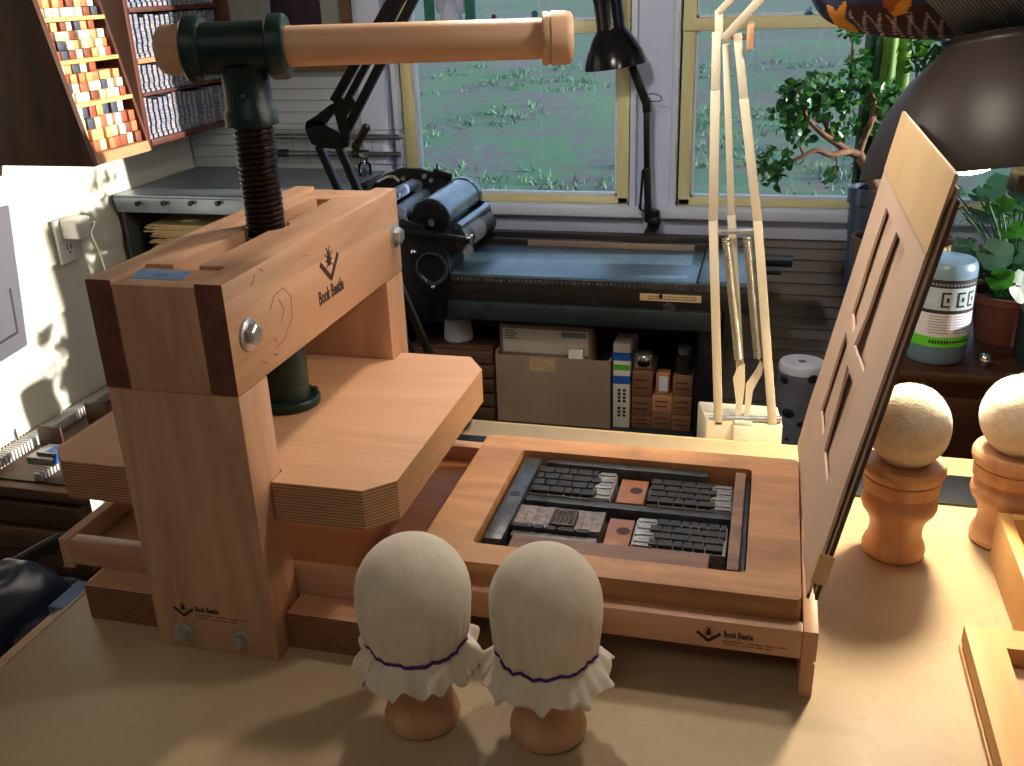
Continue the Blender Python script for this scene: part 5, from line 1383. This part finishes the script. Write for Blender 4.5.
for v in b.verts:
    n = v.co.normalized(); k = 1 + .12 * noise.noise(n * 2.5 + Vector((9, 0, 0))) + .05 * abs(noise.noise(n * 7))
    q = Vector((n.x * .052, n.y * .12, n.z * .42)) * k; v.co = cb + Vector((q.x, q.y, max(q.z, ZF - cb.z + .0015)))
MB().add(b).build('cloth', 'bag_dark', t, smooth=60)
b = MB(); pc = Vector((-.80, .575, -.045)); b.ball(pc, (.020, .030, .012), 20, 10)
for i in range(7): b.tube([(pc.x - .02 + i * .006, pc.y - .028, pc.z + .006), (pc.x - .018 + i * .006, pc.y, pc.z + .0135), (pc.x - .016 + i * .006, pc.y + .028, pc.z + .006)], .0022, 6)
b.build('knitted_patch', 'wicker_tan', t)

# ------------------------------------------------------------------ plant stand and what stands on it
ST = .047
t = thing('plant_stand', 'dark red-brown wooden chest carrying the potted plants under the window', 'chest', (.60, 1.72, ZF))
b = MB(); b.box((.150, 1.43, ST - .018), (1.25, 1.995, ST), .003); b.build('top', 'stand_wood', t)
b = MB(); b.box((.162, 1.442, ZF + .03), (1.24, 1.99, ST - .0183)); b.build('body', 'stand_wood', t)
b = MB()
for i in range(3): b.box((.175 + i * .355, 1.434, ZF + .08), (.515 + i * .355, 1.4418, ST - .04), .003)
b.build('door', 'stand_wood', t)
b = MB()
for x in (.165, 1.18):
    for y in (1.45, 1.93): b.box((x, y, ZF), (x + .05, y + .05, ZF + .0299))
b.build('foot', 'stand_wood', t)
def pot(parent, x, y, r0, r1, h, m_, rim=.004, z0=ST):
    b = MB(); b.lathe([(0, .0004), (r0, .0004), (r1 - .003, h * .86), (r1 + rim * .4, h * .87), (r1 + rim * .4, h), (r1 - .005, h), (r1 - .007, h * .85), (0, h * .85)], (x, y, z0), (0, 0, 1), 40); b.build('pot', m_, parent)
    b = MB(); b.lathe([(0, h * .88), (r1 * .5, h * .885), (r1 - .0065, h * .865), (0, h * .851)], (x, y, z0), (0, 0, 1), 24); b.build('soil', 'soil', parent)
LEAF_R = random.Random(21)
def leaf(b, p, n, u, ln, wd, mi=0, cup=.15):
    """one thick leaf: a pointed oval, slightly folded along its middle"""
    n = n.normalized(); u = (u - n * u.dot(n)).normalized(); w = n.cross(u); P = 6
    mid = [p + u * (ln * i / P) - n * (cup * ln * (i / P) ** 2) for i in range(P + 1)]
    wid = [wd * math.sin(math.pi * (i / P) ** .8) ** .8 if 0 < i < P else 0 for i in range(P + 1)]
    L, Rr, M_ = [], [], []
    for i in range(P + 1):
        M_.append(b.verts.new(mid[i]))
        if wid[i] > 0: L.append(b.verts.new(mid[i] + w * wid[i] + n * wid[i] * .18)); Rr.append(b.verts.new(mid[i] - w * wid[i] + n * wid[i] * .18))
        else: L.append(M_[-1]); Rr.append(M_[-1])
    for i in range(P):
        for E_ in ((M_[i], M_[i + 1], L[i + 1], L[i]), (M_[i + 1], M_[i], Rr[i], Rr[i + 1])):
            e = []
            for q in E_:
                if q not in e: e.append(q)
            if len(e) > 2:
                f = b.faces.new(e); f.material_index = mi
def rnd_dir(up=.4):
    while True:
        v = Vector((LEAF_R.uniform(-1, 1), LEAF_R.uniform(-1, 1), LEAF_R.uniform(-1, 1)))
        if .1 < v.length < 1: return (v.normalized() + Vector((0, 0, up))).normalized()
def add_faces(bm2):
    mb = MB(); me = D.meshes.new('t'); bm2.to_mesh(me); bm2.free(); mb.bm.from_mesh(me); D.meshes.remove(me); return mb
JY = 1.76
t = thing('jade_tree', 'small gnarled jade tree in a dark blue pot before the window', 'plant', (.170, JY, ST))
pot(t, .172, JY, .033, .041, .207, 'pot_blue')
def jp(px, py, dy=0): return at_y(px, py, JY + dy)
tr = MB()
tr.tube(smooth_pts([(.178, JY, ST + .175), jp(877, 193), jp(868, 172), jp(858.7, 154)]), [.0105, .0105, .0104, .0103, .0102, .0101, .010, .0099, .0098, .0096, .0094, .0092, .009, .0088, .0086, .0085, .0084, .0083, .0082], 12)
def branch(P, r0, r1):
    S = smooth_pts(P, 5); n = len(S); tr.tube(S, [r0 + (r1 - r0) * i / (n - 1) for i in range(n)], 9)
branch([jp(859, 155), jp(848, 151, -.01), jp(838, 144, -.02), jp(823, 134, -.03), jp(809, 120, -.04), jp(803, 108, -.05)], .0078, .003)
branch([jp(850, 151, -.01), jp(840, 153, -.03), jp(830, 155, -.04), jp(816, 150.6, -.05), jp(801, 157, -.06), jp(784, 165, -.07), jp(768, 168, -.07)], .0062, .002)
branch([jp(859, 154), jp(864, 139, .01), jp(871, 122, .02), jp(875, 111, .03), jp(871, 94, .03), jp(859, 76, .03), jp(852, 62, .02), jp(853, 46, .02), jp(851.7, 28, .02)], .0062, .0022)
branch([jp(832, 139, -.02), jp(826, 126, .01), jp(818, 112, .02), jp(812, 98, .03)], .004, .002)
branch([jp(871, 118, .02), jp(880, 122, .03), jp(890, 110, .05), jp(896, 98, .05)], .0035, .0018)
branch([jp(805, 156, -.06), jp(800, 146, -.05), jp(803, 138, -.04)], .0028, .0015)
branch([jp(836, 152, -.02), jp(837, 164, -.02), jp(832, 176, -.02)], .002, .001)
tr.build('trunk', 'bark', t, smooth=70)
lf = bmesh.new()
BL = [(805, 100, 26, 22, -.03, 150), (826, 92, 22, 20, .0, 110), (790, 116, 20, 16, -.06, 70), (842, 120, 16, 22, .0, 60), (776, 163, 17, 14, -.07, 60), (768, 178, 10, 8, -.07, 18), (800, 137, 12, 9, -.04, 22), (832, 176, 8, 7, -.02, 14),
      (852, 32, 11, 13, .02, 34), (860, 60, 10, 12, .03, 30), (856, 80, 14, 10, .03, 34), (880, 102, 14, 12, .04, 50), (893, 96, 10, 14, .05, 40), (868, 88, 10, 10, .03, 26), (880, 130, 8, 10, .03, 18), (845, 100, 12, 12, .02, 40), (786, 88, 10, 9, -.03, 18)]
for cx, cy, rx, ry, dy, n in BL:
    for i in range(n):
        a, s = LEAF_R.uniform(0, 6.283), math.sqrt(LEAF_R.random())
        p = jp(cx + rx * s * math.cos(a), cy + ry * s * math.sin(a), dy + LEAF_R.gauss(0, .022))
        leaf(lf, p, rnd_dir(.5), rnd_dir(.1), LEAF_R.uniform(.011, .021), LEAF_R.uniform(.0042, .0075), 1 if LEAF_R.random() < .12 else 0)
add_faces(lf).build('foliage', ['leaf_dark', 'leaf_light'], t, smooth=80)
t = thing('plant_pot', 'brown glazed pot standing before the blue pot of the jade tree', 'pot', (.163, 1.62, ST)); pot(t, .166, 1.62, .025, .034, .155, 'pot_brown')
# euphorbia: a thick ridged stem with a wavy edge
t = thing('cactus', 'tall green ridged succulent stem standing behind the jade tree', 'plant', (.193, 1.895, ST)); cx, cy = .193, 1.895
pot(t, cx, cy, .028, .036, .09, 'pot_brown')
def ridged(a, r, h):
    k = abs(math.cos(1.5 * (a - .15))) ** 1.5; return (.008 + r * k * (1 + .10 * math.sin(h * 95)), h)
b = MB(); b.lathe([(.010, .10), (.020, .16), (.024, .25), (.0245, .35), (.0242, .45), (.0238, .58), (.022, .68), (.012, .74), (.001, .755)], (cx, cy, 0), (0, 0, 1), 48, fn=ridged); b.build('stem', 'cactus', t, smooth=50)
b = MB(); b.lathe([(.008, .10), (.013, .16), (.014, .45), (.0135, .60), (.001, .66)], (cx - .036, cy + .01, 0), (0, 0, 1), 36, fn=lambda a, r, h: (.004 + r * abs(math.cos(1.5 * a)) ** 1.2, h)); b.build('side_stem', 'leaf_grey', t, smooth=50)
# leafy cutting further back, seen beside the dome lamp
t = thing('leafy_plant', 'thin-stemmed leafy plant between the succulent and the dome lamp', 'plant', (.30, 1.93, ST)); pot(t, .300, 1.93, .028, .035, .08, 'terracotta')
b = MB()
def lp(px, py, dy=0): return at_y(px, py, 1.92 + dy)
for P in (((.30, 1.93, ST + .06), lp(921, 150), lp(917, 90), lp(915, 60), lp(908, 42)), ((.30, 1.93, ST + .06), lp(930, 120), lp(932, 70), lp(940, 56)), (lp(917, 70), lp(925, 58), lp(938, 62)), (lp(916, 64), lp(908, 58), lp(902, 62))): b.tube(smooth_pts(P, 4), .0016, 6)
b.build('stem', 'bark', t)
lf = bmesh.new()
for cx_, cy_, rx, ry, n in ((908, 48, 8, 8, 14), (920, 46, 9, 7, 16), (934, 42, 10, 7, 18), (938, 56, 9, 8, 14), (905, 62, 6, 8, 10), (925, 66, 8, 8, 10)):
    for i in range(n):
        p = lp(cx_ + LEAF_R.uniform(-rx, rx), cy_ + LEAF_R.uniform(-ry, ry), LEAF_R.gauss(0, .02)); leaf(lf, p, rnd_dir(.4), rnd_dir(-.5), LEAF_R.uniform(.016, .028), LEAF_R.uniform(.004, .007), 1 if LEAF_R.random() < .3 else 0)
add_faces(lf).build('foliage', ['leaf_dark', 'leaf_light'], t, smooth=80)
# bulb plant in a tan pot behind the jug
bx, by = .241, 1.618
t = thing('bulb_plant', 'round brown bulb in a tan pot just behind the blue jug', 'plant', (bx, by, ST)); ph_ = at_y(935, 248, 1.575).z - ST; pot(t, bx, by, .028, .048, ph_, 'wicker_tan')
b = MB(); b.lathe([(0, 0), (.012, 0), (.022, .010), (.0255, .022), (.022, .034), (.012, .045), (.008, .052), (0, .053)], (bx + .004, by, ST + ph_ - .022), (0, 0, 1), 32); b.build('bulb', 'bulb_skin', t)
lf = bmesh.new()
for i in range(9):
    a = i * .7; d = Vector((math.cos(a), math.sin(a) * .5, .5)); leaf(lf, Vector((bx + .004, by, ST + ph_ + .026)), Vector((-d.x * .4, -d.y, 1)), d, LEAF_R.uniform(.035, .06), .007, i % 2, .55)
add_faces(lf).build('leaves', ['leaf_grey', 'leaf_dark'], t, smooth=80)
# geranium in terracotta
gx, gy = .372, 1.60
t = thing('geranium', 'bushy geranium with bright backlit leaves in a terracotta pot', 'plant', (gx, gy, ST)); pot(t, gx, gy, .040, .055, .078, 'terracotta', .008)
lf = bmesh.new(); st = MB()
def round_leaf(b, p, n, r, mi):
    n = n.normalized(); u = n.cross(Vector((.3, .2, .9))).normalized(); w = n.cross(u); K_ = 15; c = b.verts.new(p); ring = []
    for i in range(K_ + 1):
        a = .25 + (6.283 - .5) * i / K_; rr = r * (1 + .10 * math.sin(a * 5)); ring.append(b.verts.new(p + (u * math.cos(a) + w * math.sin(a)) * rr + n * r * (.16 + .06 * math.sin(a * 5))))
    for i in range(K_): f = b.faces.new((c, ring[i], ring[i + 1])); f.material_index = mi
root = Vector((gx, gy, ST + .065))
for i in range(64):
    q = at_y(LEAF_R.uniform(952, 1050), LEAF_R.uniform(184, 292), 1.60 + LEAF_R.uniform(-.07, .16))
    inner = (q - root).length
    st.tube(smooth_pts([root + Vector((LEAF_R.uniform(-.02, .02), LEAF_R.uniform(-.02, .02), 0)), (root + q) / 2 + Vector((0, 0, .02)), q], 4), .0013, 5)
    round_leaf(lf, q, Vector((LEAF_R.uniform(-.6, .6), LEAF_R.uniform(-1, .3), LEAF_R.uniform(.2, 1))), LEAF_R.uniform(.013, .026), 0 if q.x > .33 and LEAF_R.random() < .8 else 1)
st.build('stems', 'leaf_dark', t); add_faces(lf).build('foliage', ['leaf_light', 'leaf_grey'], t, smooth=80)
# translucent geranium leaves let the light through
m_ = MATS['leaf_light']; nt = m_.node_tree; bs = nt.nodes['Principled BSDF']
for k_ in ('leaf_light', 'leaf_dark', 'leaf_grey', 'cactus'):
    m_ = MATS[k_]; nt = m_.node_tree; bs = nt.nodes['Principled BSDF']; out = nt.nodes['Material Output']
    tr_ = N(nt, 'ShaderNodeBsdfTranslucent'); ms = N(nt, 'ShaderNodeMixShader'); ms.inputs[0].default_value = .45 if k_ == 'leaf_light' else .2
    src = bs.inputs['Base Color'].links[0].from_socket; nt.links.new(src, tr_.inputs[0])
    nt.links.new(bs.outputs[0], ms.inputs[1]); nt.links.new(tr_.outputs[0], ms.inputs[2]); nt.links.new(ms.outputs[0], out.inputs[0])
# blue jug with its label
jx, jy, jr = .2590, 1.500, .0440
t = thing('glue_jug', 'translucent blue plastic jug with white and green label on the plant chest', 'jug', (jx, jy, ST))
b = MB(); b.lathe([(0, .0005), (.040, .0005), (jr, .006), (jr, .142), (.0430, .149), (.0395, .1545), (.030, .157), (0, .158)], (jx, jy, ST), (0, 0, 1), 48); b.build('body', 'jug_blue', t)
def band(z0, z1, r, a0, a1, m_, name, par, n=40):
    b = MB(); bm2 = bmesh.new(); lo, hi = [], []
    for i in range(n + 1):
        a = a0 + (a1 - a0) * i / n; c_ = (jx + r * math.cos(a), jy + r * math.sin(a)); lo.append(bm2.verts.new((*c_, ST + z0))); hi.append(bm2.verts.new((*c_, ST + z1)))
    for i in range(n): bm2.faces.new((lo[i], lo[i + 1], hi[i + 1], hi[i]))
    return b.add(bm2).build(name, m_, par)
A0, A1 = rad(-178), rad(-20)
lb = band(.030, .133, jr + .0004, A0, A1, 'label_white', 'label', t)
lb['label'] = 'printed label'
band(.030, .046, jr + .0007, A0, A1, 'label_green', 'green_band', lb)
band(.082, .133, jr + .0007, A0, A1, 'label_black', 'black_panel', lb)
band(.0875, .121, jr + .0010, rad(-170), rad(-28), 'label_pale', 'picture_panel', lb)
def cyl_pt(a, z, r): return Vector((jx + r * math.cos(a), jy + r * math.sin(a), ST + z))
def patch(b, a0, a1, z0, z1, r):
    n = 4
    for i in range(n):
        p0, p1 = a0 + (a1 - a0) * i / n, a0 + (a1 - a0) * (i + 1) / n
        bm2 = bmesh.new(); bm2.faces.new([bm2.verts.new(cyl_pt(*q)) for q in ((p0, z0, r), (p1, z0, r), (p1, z1, r), (p0, z1, r))]); b.add(bm2)
b = MB()
for a in (-100, -72, -50):
    b = MB(); patch(b, rad(a), rad(a + 16), .112, .115, jr + .0013); patch(b, rad(a), rad(a + 4), .092, .112, jr + .0013); patch(b, rad(a + 4), rad(a + 16), .092, .095, jr + .0013); patch(b, rad(a + 9), rad(a + 14), .100, .107, jr + .0013); b.build('pictogram', 'label_black', lb)
b = MB()
for i in range(16):
    a = -112 + i * 5.2
    patch(b, rad(a), rad(a + 3.4), .0355, .0415, jr + .0012) if i < 7 else patch(b, rad(a), rad(a + 3.8), .037, .040, jr + .0012)
b.build('lettering', 'label_black', lb)
b = MB()
for a0_, a1_ in ((-118, -78), (-70, -32)):
    b = MB()
    for i in range(7): z = .052 + i * .0042; patch(b, rad(a0_), rad(a1_), z, z + .0012, jr + .0010)
    b.build('text_lines', 'label_print', lb)
b = MB()
for i in range(14): patch(b, rad(-120 + i * 6.4), rad(-116 + i * 6.4), .1245, .1275, jr + .0011)
b.build('lettering', 'label_print', lb)
t = thing('planter_box', 'dark green planter box behind the felt balls beside the terracotta pot', 'planter', (.50, 1.51, ST))
b = MB().add(ring_prism([(.375, 1.45), (.62, 1.45), (.62, 1.533), (.375, 1.533)], [(.383, 1.458), (.612, 1.458), (.612, 1.525), (.383, 1.525)], ST + .0005, ST + .075)); b.build('box', 'planter_green', t)
b = MB(); b.box((.3835, 1.4585, ST + .0005), (.6115, 1.5245, ST + .065)); b.build('soil', 'soil', t)
b = MB(); b.box((.371, 1.445, ST + .0755), (.624, 1.452, ST + .083), .001); b.build('rim_strip', 'old_brown', t)
q = at_y(990, 331, 1.47)
t = thing('metal_ball', 'small shiny metal ball at the foot of the terracotta pot', 'ball', (q.x, 1.47, ST)); b = MB(); b.ball((q.x, 1.47, ST + .0105), .010, 24, 16); b.build('ball', 'chrome', t); b = MB(); b.lathe([(0, 0), (.005, 0), (.005, .002), (0, .002)], (q.x, 1.47, ST + .0001), (0, 0, 1), 16); b.build('foot', 'chrome', t)

# ------------------------------------------------------------------ ornaments on the window's middle rail
OY = 1.998; RZ = .5222
t = thing('window_ornament', 'green arched ornament with a white figure on the sash rail of the first window', 'ornament', (-.655, OY + .008, RZ))
cx = -.6535
b = MB(); P = [(cx - .053, RZ + .0003), (cx - .034, RZ + .0003)] + [(cx - .034 * math.cos(rad(a)), RZ + .05 + .034 * math.sin(rad(a))) for a in range(0, 181, 20)] + [(cx + .034, RZ + .0003), (cx + .053, RZ + .0003)] + [(cx + .053 * math.cos(rad(a)), RZ + .05 + .053 * math.sin(rad(a))) for a in range(0, 181, 20)]
b.prism(P, XZ, OY + .001, OY + .012); b.build('arch', 'fig_green', t)
b = MB(); b.lathe([(0, .0005), (.022, .0005), (.024, .01), (.016, .034), (.012, .045), (0, .048)], (cx, OY + .014, RZ), (0, 0, 1), 24); b.ball((cx, OY + .014, RZ + .056), .013, 16, 12); b.ball((cx - .022, OY + .016, RZ + .036), (.012, .004, .018), 12, 8); b.ball((cx + .022, OY + .016, RZ + .036), (.012, .004, .018), 12, 8); b.build('figure', 'fig_white', t)
b = MB(); b.ball((cx - .004, OY + .003, RZ + .030), (.003, .004, .004), 10, 8); b.ball((cx + .005, OY + .003, RZ + .030), (.003, .004, .004), 10, 8); b.build('red_detail', 'fig_red', t)
b = MB(); b.ball((cx - .006, OY - .002, RZ + .0055), (.004, .006, .005), 10, 8); b.ball((cx + .006, OY - .002, RZ + .0055), (.004, .006, .005), 10, 8); b.build('shoe', 'label_black', t)
def ornament(label, px_, m1, m2, s):
    p = at_y(px_, 22, OY); t = thing('window_ornament', label, 'ornament', (p.x, OY + .006, RZ))
    b = MB(); b.lathe([(0, .0003), (.008 * s, .0003), (.009 * s, .003 * s), (.005 * s, .008 * s), (0, .009 * s)], (p.x, OY + .008, RZ), (0, 0, 1), 20); b.build('foot', m2, t)
    b = MB(); b.ball((p.x, OY + .008, RZ + .013 * s), (.006 * s, .005 * s, .0055 * s), 16, 12); b.build('body', m1, t)
ornament('tiny dark red ornament on the sash rail next to the green arch', 493, 'fig_red', 'fig_white', .9)
ornament('tiny red bump of an ornament on the sash rail above the turned handle', 511, 'fig_red', 'fig_red', .5)
ornament('tiny blue glass ornament on the sash rail behind the handle end knob', 534, 'fig_blue', 'fig_green', 1.15)
ornament('tiny pale blue ornament on the sash rail of the second window', 808, 'fig_white', 'fig_blue', .9)

# ------------------------------------------------------------------ light
def lamp(name, kind, loc, power, col, size=.05, rot=None):
    l = D.lights.new(name, kind); l.energy = power; l.color = col
    if kind == 'POINT': l.shadow_soft_size = size
    o = D.objects.new(name, l); COL.objects.link(o); o.location = loc
    return o
sun = D.lights.new('sun', 'SUN'); sun.energy = 11; sun.angle = rad(.6); sun.color = (1, .93, .80)
so = D.objects.new('sun', sun); COL.objects.link(so)
so.rotation_euler = Vector((-1, -.08, -.17)).to_track_quat('-Z', 'Y').to_euler(); so.location = (4, 3, 2)
sl = D.lights.new('work_lamp_light', 'SPOT'); sl.energy = 21; sl.color = (1, .80, .54); sl.shadow_soft_size = .03; sl.spot_size = rad(158); sl.spot_blend = .45
p1 = D.objects.new('work_lamp_light', sl); COL.objects.link(p1); p1.location = bc - axis * 24 * px
p1.rotation_euler = (Vector((.20, .80, 0)) - p1.location).to_track_quat('-Z', 'Y').to_euler()
p2 = lamp('arm_lamp_light', 'POINT', LH + Vector((0, 0, -.014)), 9.0, (1, .90, .78), .035)
p3 = lamp('cream_lamp_light', 'POINT', HD + Vector((0, 0, -.012)), 5.5, (1, .92, .82), .03)
cl = D.lights.new('room_fill_light', 'AREA'); cl.energy = 3.4; cl.size = .5; cl.color = (1, .9, .8)  # unseen fill lamp, added to lift the faces turned to the camera
co = D.objects.new('room_fill_light', cl); COL.objects.link(co); co.location = (-.2, -.5, ZC - .02)
wd = D.worlds.new('sky'); SC.world = wd; wd.use_nodes = True
bg = wd.node_tree.nodes['Background']; bg.inputs[0].default_value = (.55, .74, 1, 1); bg.inputs[1].default_value = 1.5

SC.view_settings.view_transform = 'Standard'; SC.view_settings.look = 'None'
SC.view_settings.gamma = 1; SC.view_settings.use_curve_mapping = False
SC.view_settings.exposure = 0
SC.cycles.use_denoising = True
SC.cycles.max_bounces = 10; SC.cycles.transparent_max_bounces = 16
SC.cycles.sample_clamp_indirect = 4
